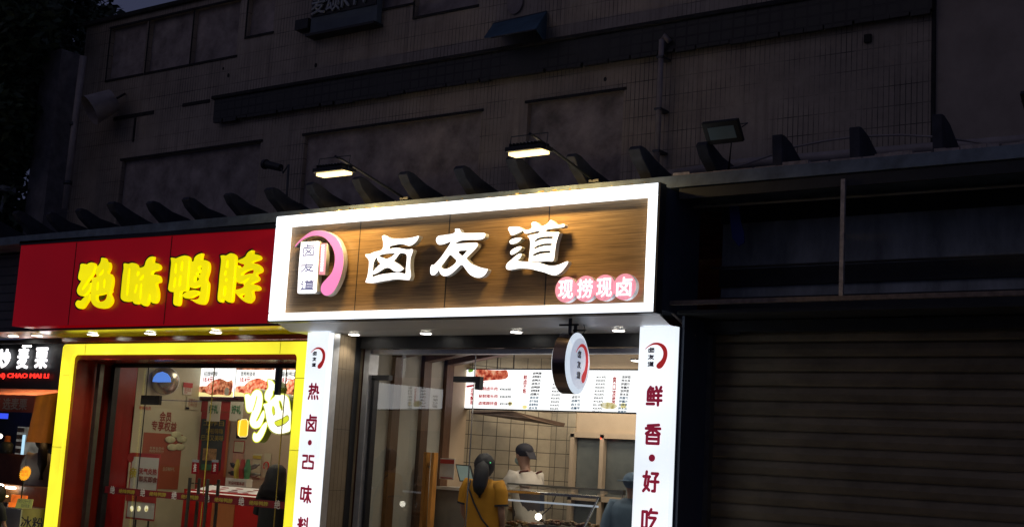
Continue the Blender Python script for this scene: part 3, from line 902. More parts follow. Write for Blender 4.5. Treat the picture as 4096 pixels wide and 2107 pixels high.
SW = [(160, 365), (175, 325), (230, 260), (310, 190), (400, 125), (480, 95), (590, 88), (680, 105), (780, 150), (870, 230), (930, 340), (965, 470), (970, 620), (950, 760), (910, 900), (850, 1030), (780, 1130), (700, 1170), (640, 1155), (595, 1100), (590, 1030), (620, 960), (690, 880), (760, 800), (800, 710), (820, 610), (820, 500), (790, 390), (730, 290), (660, 220), (580, 185), (480, 180), (390, 200), (310, 240), (230, 300), (178, 358)]
glyph('brush_stroke', [SW], g3, LY, .06, 'pink', bs, bevel=.004, side='letter_side')
pl = glyph('name_plate', [[(262, 300), (275, 282), (400, 272), (545, 264), (566, 275), (572, 300), (548, 700), (526, 1080), (515, 1108), (490, 1130), (350, 1133), (235, 1135), (212, 1122), (205, 1095), (225, 700)]], g3, LY, .06, 'white_letter', bs, bevel=.003, side='letter_side', n=2)
for body, p0, p1 in (('卤', (288, 520), (512, 300)), ('友', (250, 790), (500, 620)), ('道', (245, 1090), (505, 900))):
    a = at(g3(*p0), LY); b = at(g3(*p1), LY)
    strokes('outline_character', body, 'greytext', pl, a.x, b.x, a.z, b.z, LY - .006, .014)
pk = glyph('side_strip', [[(590, 305), (640, 303), (695, 300), (680, 560), (663, 824), (610, 824), (556, 822), (575, 560)]], g3, LY, .05, 'pink2', bs, bevel=.002, side='letter_side', n=1)
mb = MB(); random.seed(4)
for k in range(11):
    y_ = 345 + k * 41
    cx_ = 638 - (y_ - 300) * .055
    a = at(g3(cx_ - 20, y_ + 14), LY); b = at(g3(cx_ + 20, y_ - 14), LY)
    mb.box(a.x, b.x, LY - .008, LY - .004, a.z, b.z)
mb.build('strip_print', 'white_letter', pk)
for k, (cx_, cz_, ch) in enumerate(((1118, 1095, '现'), (1402, 1082, '捞'), (1685, 1068, '现'), (1980, 1055, '卤'))):
    c = at(g2(cx_, cz_), LY)
    d = MB().disc((c.x, LY, c.z), (0, 1, 0), .1095, .05, 40, squash=1.0).build('disc', ['pink2', 'letter_side'], bs)
    for p in d.data.polygons:
        p.material_index = 0 if abs(p.normal.y) > .7 else 1
    text('disc_character', ch, 'white_letter', d, c.x - .072, c.x + .072, c.z - .077, c.z + .077, LY - .006, .012)
# crumpled trims of foil along the top edge
mb = MB(); random.seed(21)
for k in range(150):
    u_ = random.random()
    x = X0 + .1 + (X1 - X0 - .2) * u_
    y = SY + .06 + random.random() * .1; z = Z1 + random.random() * .02
    s_ = random.uniform(.012, .04)
    p = [Vector((x + random.uniform(-s_, s_), y + random.uniform(-s_, s_), z + random.uniform(0, s_ * .9))) for _ in range(3)]
    mb.add(p, [(0, 1, 2)])
tag(mb.build('tinsel', 'foil'), 'scraps of gold tinsel lying along the top edge of the brown sign', 'tinsel', kind='stuff')

# ------------------------------------------------------------------ soffit, pillars and front of the middle shop
st = thing('middle_shopfront', 'white and grey front of the food shop under the brown sign', 'shopfront', (-7.4, 10.1, .12))
MB().add([(X0 + .02, SY + .101, 2.945), (X1 - .02, SY + .101, 2.945), (X1 - .02, 9.6, 2.875), (X0 + .02, 9.6, 2.875), (X1 - .02, 10.05, 2.87), (X0 + .02, 10.05, 2.87)],
         [(0, 1, 2, 3), (3, 2, 4, 5)]).build('soffit', 'soffit', st)
MB().box(-9.2, -5.65, 10.05, 10.12, 2.75, 2.869).build('header', 'black', st)
PLx = (-9.515, -9.222); PRx = (-5.66, -5.325)
MB().box(PLx[0], PLx[1], 9.6, 9.67, .15, 2.865).build('left_lightbox_face', 'pillar_led', st)
MB().box(PLx[0], PLx[1] + .003, 9.671, 9.76, .12, 2.868).build('left_pillar_return', 'alu', st)
MB().box(PLx[0] + .01, PLx[1], 9.762, 10.12, .12, 2.868).build('left_reveal', 'reveal_tile', st)
MB().box(-9.245, -9.215, 10.0, 10.08, .12, 2.868).build('corner_trim', 'black', st)
MB().box(PRx[0], PRx[1], 9.6, 9.67, .15, 2.865).build('right_lightbox_face', 'pillar_led', st)
MB().box(PRx[0] - .003, PRx[1] + .003, 9.671, 10.6, .12, 2.868).build('right_pillar_body', 'navywall', st)
lf = st.children[-5] if False else None


def logo(x0, x1, z0, z1, Y, par, m1='redtext2', frame=None):
    """brush-stroke ring with three stacked characters"""
    pts = [((p[0] - 160) / 810, 1 - (p[1] - 88) / 1082) for p in SW]
    sm = smoothloop(pts, 2)
    w_, h_ = x1 - x0, z1 - z0
    if frame:
        o_, r_, u_, n_ = frame
        P_ = [o_ + r_ * (x0 + w_ * a) + u_ * (z0 + h_ * b) + n_ * Y for a, b in sm]
        off = n_ * .002
    else:
        P_ = [Vector((x0 + w_ * a, Y, z0 + h_ * b)) for a, b in sm]
        off = Vector((0, -.002, 0))
    ob = MB().prism(P_, off).build('logo_stroke', m1, par)
    for k, ch in enumerate('卤友道'):
        a, b = z0 + h_ * (.62 - k * .27), z0 + h_ * (.82 - k * .27)
        strokes('logo_character', ch, 'inktext', par, x0 + w_ * .12, x0 + w_ * .42, a, b, Y, .0085 if not frame else .012, frame=frame)
    return ob


Pf = 9.6
fl = [o for o in st.children if o.name.startswith('left_lightbox')][0]
fr = [o for o in st.children if o.name.startswith('right_lightbox')][0]
PL = cr(1180, 1350, .5714); PR = cr(2480, 1350, .5714)
r_ = rect_at(PL(104, 217), PL(219, 66), Pf)
logo(r_[0], r_[1], r_[2], r_[3], Pf - .003, fl)
for ch, p0, p1 in (('热', (92, 436), (186, 315)), ('卤', (76, 655), (170, 535)), ('25', (50, 917), (150, 820)), ('味', (32, 1155), (128, 1030)), ('料', (12, 1372), (108, 1255))):
    a, b = at(PL(*p0), Pf), at(PL(*p1), Pf)
    cx_ = -9.368
    hw = (b.x - a.x) / 2
    strokes('character', ch, 'redtext', fl, cx_ - hw, cx_ + hw, a.z, b.z, Pf - .003, .024)
c = at(PL(108, 733), Pf); MB().disc((-9.368, Pf - .003, c.z), (0, 1, 0), .027, .002, 20).build('dot', 'redtext', fl)
r_ = rect_at(PR(173, 217), PR(337, 33), Pf)
logo(r_[0], r_[1], r_[2], r_[3], Pf - .003, fr)
for ch, p0, p1 in (('鲜', (178, 480), (305, 335)), ('香', (168, 747), (298, 600)), ('好', (152, 1080), (283, 930)), ('吃', (135, 1360), (270, 1192))):
    a, b = at(PR(*p0), Pf), at(PR(*p1), Pf)
    cx_ = -5.495
    hw = (b.x - a.x) / 2
    strokes('character', ch, 'redtext', fr, cx_ - hw, cx_ + hw, a.z, b.z, Pf - .003, .0255)
c = at(PR(219, 840), Pf); MB().disc((-5.495, Pf - .003, c.z), (0, 1, 0), .03, .002, 20).build('dot', 'redtext', fr)


def downlight(x, y, z, label, group, r=.055, lens='down', glow=0):
    t = thing('downlight', label, 'downlight', (x, y, z), group)
    MB().tube([(x, y, z - .004), (x, y, z + .012)], r * 1.28, 24, caps=False).disc((x, y, z - .004), (0, 0, 1), r * 1.28, .002, 24).build('trim_ring', 'trim', t)
    MB().disc((x, y, z - .007), (0, 0, -1), r, .002, 24).build('lens', lens, t)
    if glow:
        l = bpy.data.lights.new('spot', 'SPOT'); l.energy = glow; l.spot_size = R(120); l.spot_blend = .6; l.shadow_soft_size = r; l.color = (1, .9, .75)
        o = bpy.data.objects.new('spot_light', l); COL.objects.link(o); o.parent = t; o.location = (0, 0, -.012)
    return t


for x, n_ in ((-9.1, 'leftmost downlight in the grey soffit, beside the left white pillar'), (-8.17, 'second downlight from the left in the grey soffit under the brown sign'),
              (-7.1, 'third downlight from the left in the grey soffit, left of the hanging round sign'), (-6.01, 'rightmost downlight in the grey soffit, between the round sign and the right pillar')):
    downlight(x, 9.83, 2.868, n_, 'downlights in the grey soffit', .05, 'down', 14)

# glazing
GY = 10.2
MB().box(-9.2, -9.13, 10.12, 10.26, .12, 2.95).box(-9.2, -5.6, 10.15, 10.25, 2.7, 2.749).build('window_frame', 'alu', st)
MB().box(-9.12, -9.085, 10.17, 10.24, .12, 2.46).build('door_jamb', 'black', st)
MB().quad((-7.83, GY, .12), (-5.66, GY, .12), (-5.66, GY, 2.70), (-7.83, GY, 2.70)).quad((-9.13, GY, 2.47), (-7.835, GY, 2.47), (-7.835, GY, 2.70), (-9.13, GY, 2.70)).build('window_glass', 'glass', st)
MB().box(-7.836, -7.829, GY - .006, GY + .006, .12, 2.7).build('glass_joint', 'chrome', st)
MB().box(-8.07, -7.745, GY - .03, GY + .03, 2.43, 2.485).box(-7.80, -7.745, GY - .03, GY + .03, 2.36, 2.43).build('patch_fitting', 'black', st)
MB().box(-9.16, -8.9, GY - .03, GY + .03, 2.44, 2.49).build('hinge_fitting', 'black', st)

# glass door leaf, standing open into the shop
dr = thing('glass_door', 'frameless glass door standing open inward with an orange timber handle', 'door', (-9.1, 10.22, .14))
H0 = Vector((-9.1, 10.24, 0)); H1 = Vector((-8.95, 11.12, 0))
MB().quad((H0.x, H0.y, .14), (H1.x, H1.y, .14), (H1.x, H1.y, 2.42), (H0.x, H0.y, 2.42)).build('glass_leaf', 'door_glass', dr)
dd = (H1 - H0).normalized(); nd = Vector((dd.y, -dd.x, 0))
for s_, m_ in ((1, 'wood_handle'), (-1, 'wood_handle')):
    c = H0 + dd * .78 + nd * .06 * s_
    mb = MB(); e = dd * .03; f = nd * .024
    mb.prism([c - e - f + Vector((0, 0, .75)), c + e - f + Vector((0, 0, .75)), c + e + f + Vector((0, 0, .75)), c - e + f + Vector((0, 0, .75))], (0, 0, 1.0))
    mb.build('handle', m_, dr, bevel=.004)
c = H0 + dd * .78
MB().tube([c + nd * .05 + Vector((0, 0, 1.6)), c - nd * .05 + Vector((0, 0, 1.6))], .012, 8).build('handle_spacer', 'chrome', dr)

# ------------------------------------------------------------------ round blade sign
th = R(10)
bn = Vector((math.cos(th), math.sin(th), 0)); bt = Vector((-math.sin(th), math.cos(th), 0)); bz = Vector((0, 0, 1))
bc = at((2283, 1452), 9.5)
rs = thing('blade_sign', 'round double-sided sign hanging from two flat bars under the soffit', 'hanging sign', (bc.x, bc.y, bc.z - .26))


def drum(c, n, r0, r1, t0_, t1_, seg=48):
    a = bt; b = bz
    mb = MB()
    v0 = [c + n * t0_ + (a * math.cos(2 * math.pi * k / seg) + b * math.sin(2 * math.pi * k / seg)) * r0 for k in range(seg)]
    v1 = [c + n * t1_ + (a * math.cos(2 * math.pi * k / seg) + b * math.sin(2 * math.pi * k / seg)) * r1 for k in range(seg)]
    return v0, v1


BR = .262
v0, v1 = drum(bc, bn, BR, BR, -.06, .06)
seg = 48
MB().add(v0 + v1, [(i, (i + 1) % seg, (i + 1) % seg + seg, i + seg) for i in range(seg)]).build('metal_rim', pm('polished_dark_rim', (.16, .13, .14), .14, .85, .2, 2, 0), rs, smooth=True)
for s_ in (1, -1):
    v0, v1 = drum(bc, bn, BR, BR * .82, .06 * s_, .085 * s_)
    MB().add(v0 + v1, [(i, (i + 1) % seg, (i + 1) % seg + seg, i + seg) for i in range(seg)]).build('bevelled_border', em('pale_border', (.75, .86, 1), .72, (.7, .7, .7)), rs)
    pf = MB().add(v1, [tuple(range(seg))]).build('face', em('pale_face', (.62, .7, .88), .52, (.6, .6, .65)), rs)
    if s_ == 1:
        logo(-.1, .17, -.16, .17, .0, pf, 'redtext2', frame=(bc + bn * .088, bt, bz, bn))
for dx in (-.04, .05):
    q = bc + bt * (dx * 1.3)
    MB().box(q.x - .016, q.x + .016, q.y - .003, q.y + .003, bc.z + BR - .03, 2.93).build('hanger_bar', 'alu_dark', rs)
MB().box(bc.x - .1, bc.x + .09, bc.y - .06, bc.y - .04, 2.865, 2.88).box(bc.x - .03, bc.x + .1, bc.y + .05, bc.y + .07, 2.83, 2.845).build('cross_bar', 'black', rs)
MB().tube([(bc.x + .07, bc.y + .06, 2.9), (bc.x + .08, bc.y + .08, 2.84), (bc.x + .05, bc.y + .07, 2.79), (bc.x, bc.y + .02, 2.77)], .004, 6).build('cable', 'black', rs)

# ------------------------------------------------------------------ interior of the middle shop
ir = thing('shop_interior', 'room of the middle shop with brown gabled ribs and cream tiled walls', 'room', (-7.4, 11.6, .12))
MB().box(-9.4, -5.36, 10.12, 14.4, .09, .121).build('floor', 'floor_in', ir)
MB().box(-9.3, -9.2, 10.26, 11.86, .12, 3.1).build('left_wall', 'white_wall', ir)
# beige part of the left wall, next to the tiles
MB().box(-9.199, -9.19, 11.5, 11.86, .12, 2.8).build('beige_panel', 'beige', ir)
MB().prism([(-9.2, 11.86, .12), (-8.67, 12.8, .12), (-8.77, 12.86, .12), (-9.3, 11.9, .12)], (0, 0, 2.9)).build('tiled_side_wall', 'tiles_side', ir)
MB().box(-8.67, -8.34, 12.8, 12.9, .12, 3.05).build('tiled_back_wall', 'tiles_in', ir)
MB().box(-8.34, -5.36, 12.82, 12.9, 2.06, 3.05).box(-5.46, -5.36, 10.62, 12.8, .12, 3.05).build('beige_wall', 'beige', ir)
zc = lambda x: 2.82 + .16 * (min(x, -14.8 - x) + 9.2)
MB().add([(-9.3, 10.2, zc(-9.2)), (-7.4, 10.2, zc(-7.4)), (-5.6, 10.2, zc(-5.6)), (-5.36, 10.2, 2.8), (-9.3, 12.9, zc(-9.2)), (-7.4, 12.9, zc(-7.4)), (-5.6, 12.9, zc(-5.6)), (-5.36, 12.9, 2.8)],
         [(0, 1, 5, 4), (1, 2, 6, 5), (2, 3, 7, 6)]).build('ceiling', 'ceil', ir)
for k, y in enumerate((10.55, 11.03, 11.42)):
    t = .12
    mb = MB().box(-9.199, -9.15, y, y + t, .12, 2.80)
    pr = [(-9.199, y, 2.76), (-7.4, y, 3.05), (-5.65, y, 2.76), (-5.65, y, 2.70), (-7.4, y, 2.99), (-9.15, y, 2.71)]
    mb.prism([pr[0], pr[1], pr[4], (-9.199, y, 2.70)], (0, t, 0)).prism([pr[1], pr[2], pr[3], pr[4]], (0, t, 0))
    mb.build('rib', 'rib', ir)
# doorway with a pale frame and dim room behind
dx0 = at(C(1003, 800), 12.8).x; dxm = at(C(1240, 800), 12.8).x
MB().box(dx0, dx0 + .05, 12.76, 12.83, .12, 2.06).box(dxm - .025, dxm + .025, 12.76, 12.83, .12, 2.06).box(dx0, -6.6, 12.76, 12.83, 2.02, 2.08).box(dx0, -6.6, 12.76, 12.83, 1.32, 1.38).build('door_frame', 'beige', ir)
MB().box(dx0 + .05, -5.4, 12.84, 12.86, .12, 2.05).build('frosted_pane', pm('dim_frosted_pane', (.14, .16, .16), .25, 0, .35, 1.4, 0), ir)
a = at(C(830, 460), 12.3)
MB().prism([at(C(225, 445), 11.9), at(C(560, 455), 12.1), at(C(950, 545), 12.6), at(C(940, 572), 12.6), at(C(690, 510), 12.2), at(C(230, 470), 11.9)], (0, .02, 0)).build('hood_edge', pm('brown_hood', (.11, .07, .045), .6), ir)
d_ = at(C(1225, 660), 12.7)
tag(MB().ball((d_.x, 12.7, d_.z), .009, .009, .009, 10, 6).build('indicator_light', 'reddot'), 'tiny red indicator light on the pale door frame at the back', 'indicator light')

# lamps inside
for q, lb in ((A(835, 297), 'small ceiling lamp nearest the left wall, seen over the open glass door'), (A(1270, 290), 'small ceiling lamp above the left end of the white menu board'),
              (A(1560, 285), 'small ceiling lamp left of the round hanging sign, above the menu'), (A(2110, 350), 'small ceiling lamp beside the right pillar, inside the shop')):
    p = at(q, 11.25 if q[0] < 1700 else 11.0)
    z = min(zc(p.x) - .01, p.z)
    downlight(p.x, p.y, z, lb, 'ceiling lamps inside the middle shop', .045, 'down', 26)
area('ceiling_light', (-7.6, 12.3, 2.85), 1.6, .5, 22, (1, .8, .58), (0, 0, 0))

# menu board
MY = 11.8
mb_ = thing('menu_board', 'long glowing white menu board hanging above the counter', 'menu board', (-7.6, MY, 2.2))
mx0 = at(A(1115, 500), MY).x; mz1 = at(A(1120, 405), MY).z; mz0 = at(A(1110, 628), MY).z
MB().box(mx0, -5.9, MY, MY + .06, mz0, mz1).build('light_panel', 'menu', mb_)
MB().box(mx0 - .012, -5.88, MY + .01, MY + .075, mz0 - .015, mz0 - .001).box(mx0 - .012, -5.88, MY + .01, MY + .075, mz1 + .001, mz1 + .016).build('frame', 'black', mb_)
MN = cr(1860, 1450, .27174)


def mtext(body, p0, p1, mat, Yp=None, par=None, vert=False, bold=0.0, crop=MN):
    bold = .03
    Yp = Yp or MY - .004
    a, b = at(crop(*p0), Yp), at(crop(*p1), Yp)
    return text('menu_text', body, mat, par or mb_, min(a.x, b.x), max(a.x, b.x), min(a.z, b.z), max(a.z, b.z), Yp, bold, vert=vert)


mtext('卤味飘香', (72, 612), (132, 368), 'redtext2', vert=True, bold=.01)
for k, (b_, pr_, yy) in enumerate((('秘制卤牛肉', '¥38.8/份', 380), ('秘制猪头肉', '¥28.8/份', 490), ('卤猪蹄拼盘', '¥32.8/份', 595))):
    mtext(b_, (200, yy + 24), (480, yy - 24), 'redtext2', bold=.005); mtext(pr_, (510, yy + 26), (680, yy - 10), 'inktext')
mtext('鲜卤不断', (850, 450), (915, 180), 'redtext2', vert=True, bold=.01)
names = ['卤鸭掌', '卤鸭翅中', '卤鸭头', '卤鸡爪', '卤鸭脖', '卤鸭锁骨', '卤藕片', '卤豆皮', '卤千张结', '卤海带结', '卤木耳']
names2 = ['卤花干', '卤腐竹', '卤土豆', '卤魔芋']
for k, b_ in enumerate(names):
    yy = 155 + k * 51; dx_ = -k * 6.2
    mtext(b_, (1000 + dx_, yy + 17), (1130 + dx_, yy - 17), 'inktext' if k < 7 else 'bluetext')
    if k > 2:
        mtext('¥%d.8元' % (12 + (k * 7) % 19), (1310 + dx_, yy + 24), (1440 + dx_, yy - 4), 'inktext')
    mtext('¥%d.8元' % (15 + (k * 5) % 17), (1935 + dx_, yy + 70), (2075 + dx_, yy + 42), 'inktext')
    mtext(('凉拌菜', '拌木耳', '拌腐竹', '拌藕片')[k % 4], (2310 + dx_, yy + 75), (2440 + dx_, yy + 38), 'inktext' if k < 6 else 'bluetext')
for k, b_ in enumerate(names2):
    yy = 505 + k * 54; mtext(b_, (1575 - k * 6, yy + 18), (1700 - k * 3, yy - 18), 'inktext' if k < 1 else 'bluetext')
mtext('爽口凉菜', (2160, 600), (2230, 205), 'redtext2', vert=True, bold=.01)
# food pictures printed on the board


def blob(name, pts, Yp, mat, par, crop=MN, t=.002):
    q = smoothloop([(at(crop(*p), Yp).x, at(crop(*p), Yp).z) for p in pts], 3)
    return MB().prism([(a, Yp, b) for a, b in q], (0, -t, 0)).build(name, mat, par)


blob('food_picture', [(150, 112), (260, 100), (400, 108), (540, 112), (610, 110), (635, 165), (620, 220), (540, 245), (400, 255), (300, 262), (215, 275), (160, 230)], MY - .002, 'food1', mb_)
blob('food_picture', [(2000, 600), (2100, 580), (2200, 600), (2245, 640), (2180, 680), (2080, 675), (2010, 650)], MY - .002, 'food3', mb_)
blob('food_picture', [(640, 580), (690, 580), (695, 620), (650, 630)], MY - .002, 'food3', mb_)
blob('food_picture', [(845, 640), (880, 622), (915, 640), (900, 675), (860, 675)], MY - .002, 'menu_y', mb_)
blob('food_picture', [(2300, 600), (2360, 600), (2365, 660), (2300, 665)], MY - .002, 'menu_y', mb_)
blob('leaf_print', [(50, 105), (120, 100), (110, 130), (60, 140)], MY - .002, 'green_em', mb_)
blob('red_ribbon', [(30, 335), (120, 320), (280, 285), (285, 292), (130, 345), (30, 362)], MY - .002, 'redtext2', mb_)
MB().box(-6.6, -5.7, 11.9, 12.0, mz1 + .02, mz1 + .09).box(mx0 + .4, mx0 + .41, MY + .02, MY + .03, mz1, 3.0).box(mx0 + .62, mx0 + .63, MY + .02, MY + .03, mz1, 3.0).build('hanging_wire', 'black', mb_)

# counter + glass display case
CY0, CY1 = 11.25, 11.75
cx1 = at(A(1880, 1140), CY0).x
dc = thing('display_counter', 'stainless food counter with a slanted glass case on top', 'counter', (-8.1, 11.5, .12))
MB().box(-9.1, cx1, CY0, CY1, .12, 1.0).build('base', 'counter_panel', dc)
MB().box(-9.1, -8.45, CY0 - .02, CY1, 1.37, 1.40).build('top_shelf', 'poster_w', dc)
MB().box(-9.09, -8.46, CY0, CY1 - .01, 1.0, 1.368).build('left_cabinet', 'counter_panel', dc)
MB().box(-8.45, cx1 + .03, CY1 - .06, CY1, 1.43, 1.48).build('rear_rail', 'steel_dark', dc)
MB().box(-8.45, cx1 + .02, CY0 + .01, CY0 + .05, 1.385, 1.415).build('front_rail', 'chrome', dc, bevel=.004)
MB().box(-8.45, cx1 + .02, CY0 + .0, CY0 + .012, 1.303, 1.322).build('painted_glass_edge', em('blue_white_edge_glow', (.6, .68, .8), .35), dc)  # edge of the case glass; the light it catches is put in as emission
MB().tube([(cx1 + .01, CY0 + .02, 1.39), (cx1 - .17, CY0 - .03, .98)], .015, 8).tube([(cx1 + .01, CY1 - .03, 1.45), (cx1 - .0, CY1 - .03, .98)], .012, 8).build('corner_post', 'chrome', dc)
MB().quad((-8.45, CY0 + .02, 1.385), (cx1, CY0 + .02, 1.385), (cx1 - .17, CY0 - .03, 1.0), (-8.45, CY0 - .03, 1.0)).quad((-8.45, CY0 + .02, 1.41), (cx1, CY0 + .02, 1.41), (cx1, CY1 - .06, 1.47), (-8.45, CY1 - .06, 1.47)).build('case_glass', 'case_glass', dc)
MB().box(-7.85, cx1 - .1, CY0 + .02, CY0 + .4, 1.001, 1.09).box(-8.4, -7.9, CY0 + .03, CY0 + .4, 1.001, 1.05).build('tray', 'steel_dark', dc)
random.seed(8)
for k in range(9):
    x = -8.3 + k * .14
    mbq = MB()
    for j in range(9):
        mbq.ball((x + random.uniform(-.05, .05), CY0 + .15 + random.uniform(-.07, .1), 1.06 + random.uniform(0, .035) + (.04 if x > -7.87 else 0)), random.uniform(.02, .035), random.uniform(.02, .035), .018, 8, 6)
    tag(mbq.build('braised_food', pm('braised_meat', (.16, .06, .02) if k % 2 else (.22, .13, .05), .35, 0, .4, 20, .3), smooth=True),
        ('heap of dark braised food in the case, number %d from its left end' % (k + 1)) if False else
        ['heap of food at the far left end of the display case', 'dark heap second from the left in the display case', 'tan heap third from the left, behind the yellow shirt', 'dark heap just right of the yellow shirt in the case',
         'tan heap left of the added glowing ball in the case', 'dark heap below the added glowing ball', 'tan heap right of the added glowing ball', 'dark heap near the right end of the tray', 'tan heap at the right end of the display tray'][k], 'food', 'heaps of food in the glass case')
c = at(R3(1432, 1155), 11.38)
gl_ = thing('reflection_ball', 'added white glowing ball in place of a round reflection in the case glass', 'lamp', (c.x, c.y, c.z))  # made-up glowing ball on a stem, in place of a reflection in the glass
MB().ball(c, .034, .034, .034, 20, 14).build('glow_ball', em('reflection_glow', (1, .93, .8), 6), gl_, smooth=True)
MB().tube([c + Vector((0, .03, .0)), (c.x, 11.6, c.z + .1), (c.x, 11.72, 1.44)], .006, 6).build('added_stem', 'black', gl_)
pp = at(A(1005, 985), 11.7)
q_ = thing('paper_notice', 'white paper notice with a red header standing on the counter beside the door handle', 'notice', (-9.0, 11.12, 1.4))
x0, x1, z0, z1 = rect_at(C(12, 962), C(130, 812), 11.12)
MB().box(x0, x1, 11.12, 11.126, z0, z1).build('sheet', 'poster_w', q_)
MB().box(x0 + .005, x1 - .005, 11.115, 11.119, z1 - .055, z1 - .012).build('header', 'poster_r', q_)
MB().box(x0 + .02, x1 - .02, 11.115, 11.119, z0 + .01, z0 + .02).build('footer_line', 'poster_r', q_)
tb = thing('tablet_screen', 'tilted pale tablet screen on the counter behind the ponytail', 'screen', (at(C(200, 980), 11.5).x, 11.5, 1.4))
q = [at(C(*p), 11.5) for p in ((135, 852), (245, 862), (275, 975), (165, 982))]
MB().prism(q, (0, .015, 0)).build('case', 'black', tb)
q = [at(C(*p), 11.495) for p in ((142, 860), (240, 868), (266, 970), (172, 975))]
MB().prism(q, (0, -.002, 0)).build('display', em('dim_screen', (.3, .42, .38), .22, (.2, .25, .24)), tb)


# ------------------------------------------------------------------ people
def skinbody(name, verts, edges, mat, parent):
    """one continuous body grown from a skeleton: verts = [(pos, rx, ry)]"""
    me = bpy.data.meshes.new(name)
    me.from_pydata([v[0] for v in verts], edges, [])
    o = bpy.data.objects.new("tmp", me)
    COL.objects.link(o)
    md = o.modifiers.new("skin", 'SKIN')
    md.use_smooth_shade = True
    md.branch_smoothing = .6
    for i, v in enumerate(verts):
        me.skin_vertices[0].data[i].radius = (v[1], v[2])
    me.skin_vertices[0].data[0].use_root = True
    sb = o.modifiers.new("sub", 'SUBSURF'); sb.levels = 2; sb.render_levels = 2
    bpy.context.view_layer.update()
    dg = bpy.context.evaluated_depsgraph_get()
    m2 = bpy.data.meshes.new_from_object(o.evaluated_get(dg))
    bpy.data.objects.remove(o)
    m2.materials.clear()
    return finish(name, m2, mat, parent, smooth=True)


def person(label, foot, h, face, armL, armR, lean=(0, 0), sw=.19, group=None):
    """foot: ground point between the feet; face: heading angle (0 = +Y); arms: elbow and hand offsets (right, fwd, up) from the shoulder"""
    t = thing('person', label, 'person', foot, group)
    fx = Vector((-math.sin(face), math.cos(face), 0)); rx_ = Vector((math.cos(face), math.sin(face), 0)); uz = Vector((0, 0, 1))
    o = Vector(foot)
    P_ = lambda r, f, z: o + rx_ * r + fx * f + uz * z
    k = h / 1.65
    V = []; E_ = []

    def add(p, a, b=None, link=None):
        V.append((p, a, b or a)); i = len(V) - 1
        if link is not None: E_.append((link, i))
        return i
    l0, l1 = lean
    pel = add(P_(0, 0, .90 * k), .13 * k, .1 * k)
    wa = add(P_(l0 * .3, l1 * .3, 1.06 * k), .11 * k, .09 * k, pel)
    ch = add(P_(l0 * .7, l1 * .7, 1.24 * k), .13 * k, .1 * k, wa)
    nb = add(P_(l0, l1, 1.38 * k), .065 * k, .06 * k, ch)
    nk = add(P_(l0 * 1.08, l1 * 1.1, 1.44 * k), .048 * k, .05 * k, nb)
    hb = add(P_(l0 * 1.15, l1 * 1.25 + .01, 1.50 * k), .07 * k, .08 * k, nk)
    hm = add(P_(l0 * 1.2, l1 * 1.35 + .015, 1.565 * k), .078 * k, .092 * k, hb)
    ht = add(P_(l0 * 1.2, l1 * 1.35 + .005, 1.61 * k), .055 * k, .065 * k, hm)
    hands = []
    for s_, ar in ((-1, armL), (1, armR)):
        sh = add(P_(l0 + s_ * sw * k * .85, l1, 1.345 * k), .055 * k, .055 * k, ch)
        e = P_(l0 + s_ * sw * k * .85, l1, 1.345 * k) + rx_ * ar[0][0] + fx * ar[0][1] + uz * ar[0][2]
        hd = P_(l0 + s_ * sw * k * .85, l1, 1.345 * k) + rx_ * ar[1][0] + fx * ar[1][1] + uz * ar[1][2]
        el = add(e, .042 * k, .042 * k, sh)
        wr = add(e.lerp(hd, .92), .027 * k, .027 * k, el)
        pd = (hd - e).normalized()
        pm_ = add(hd + pd * .05, .034 * k, .018 * k, wr)
        side = pd.cross(fx)
        if side.length < .2: side = pd.cross(uz)
        side.normalize(); cur = side.cross(pd).normalized()
        for q in range(4):
            b0 = hd + pd * .085 + side * (q - 1.5) * .02
            ln = (.062, .074, .07, .052)[q]
            f1 = add(b0, .0095, .0095, pm_)
            f2 = add(b0 + pd * ln * .5 + cur * .008, .0085, .0085, f1)
            add(b0 + pd * ln * .85 + cur * .026, .007, .007, f2)
        t1_ = add(hd + pd * .03 - side * .04, .012, .012, pm_)
        add(hd + pd * .07 - side * .055 + cur * .01, .009, .009, t1_)
    for s_ in (-1, 1):
        hp = add(P_(s_ * .09 * k, 0, .82 * k), .085 * k, .085 * k, pel)
        kn = add(P_(s_ * .1 * k, .01, .46 * k), .058 * k, .058 * k, hp)
        an = add(P_(s_ * .1 * k, -.01, .08 * k), .038 * k, .038 * k, kn)
        add(P_(s_ * .11 * k, .13, .035 * k), .032 * k, .03 * k, an)
    body = skinbody('body', V, E_, 'skin', t)
    return t, P_, k, body


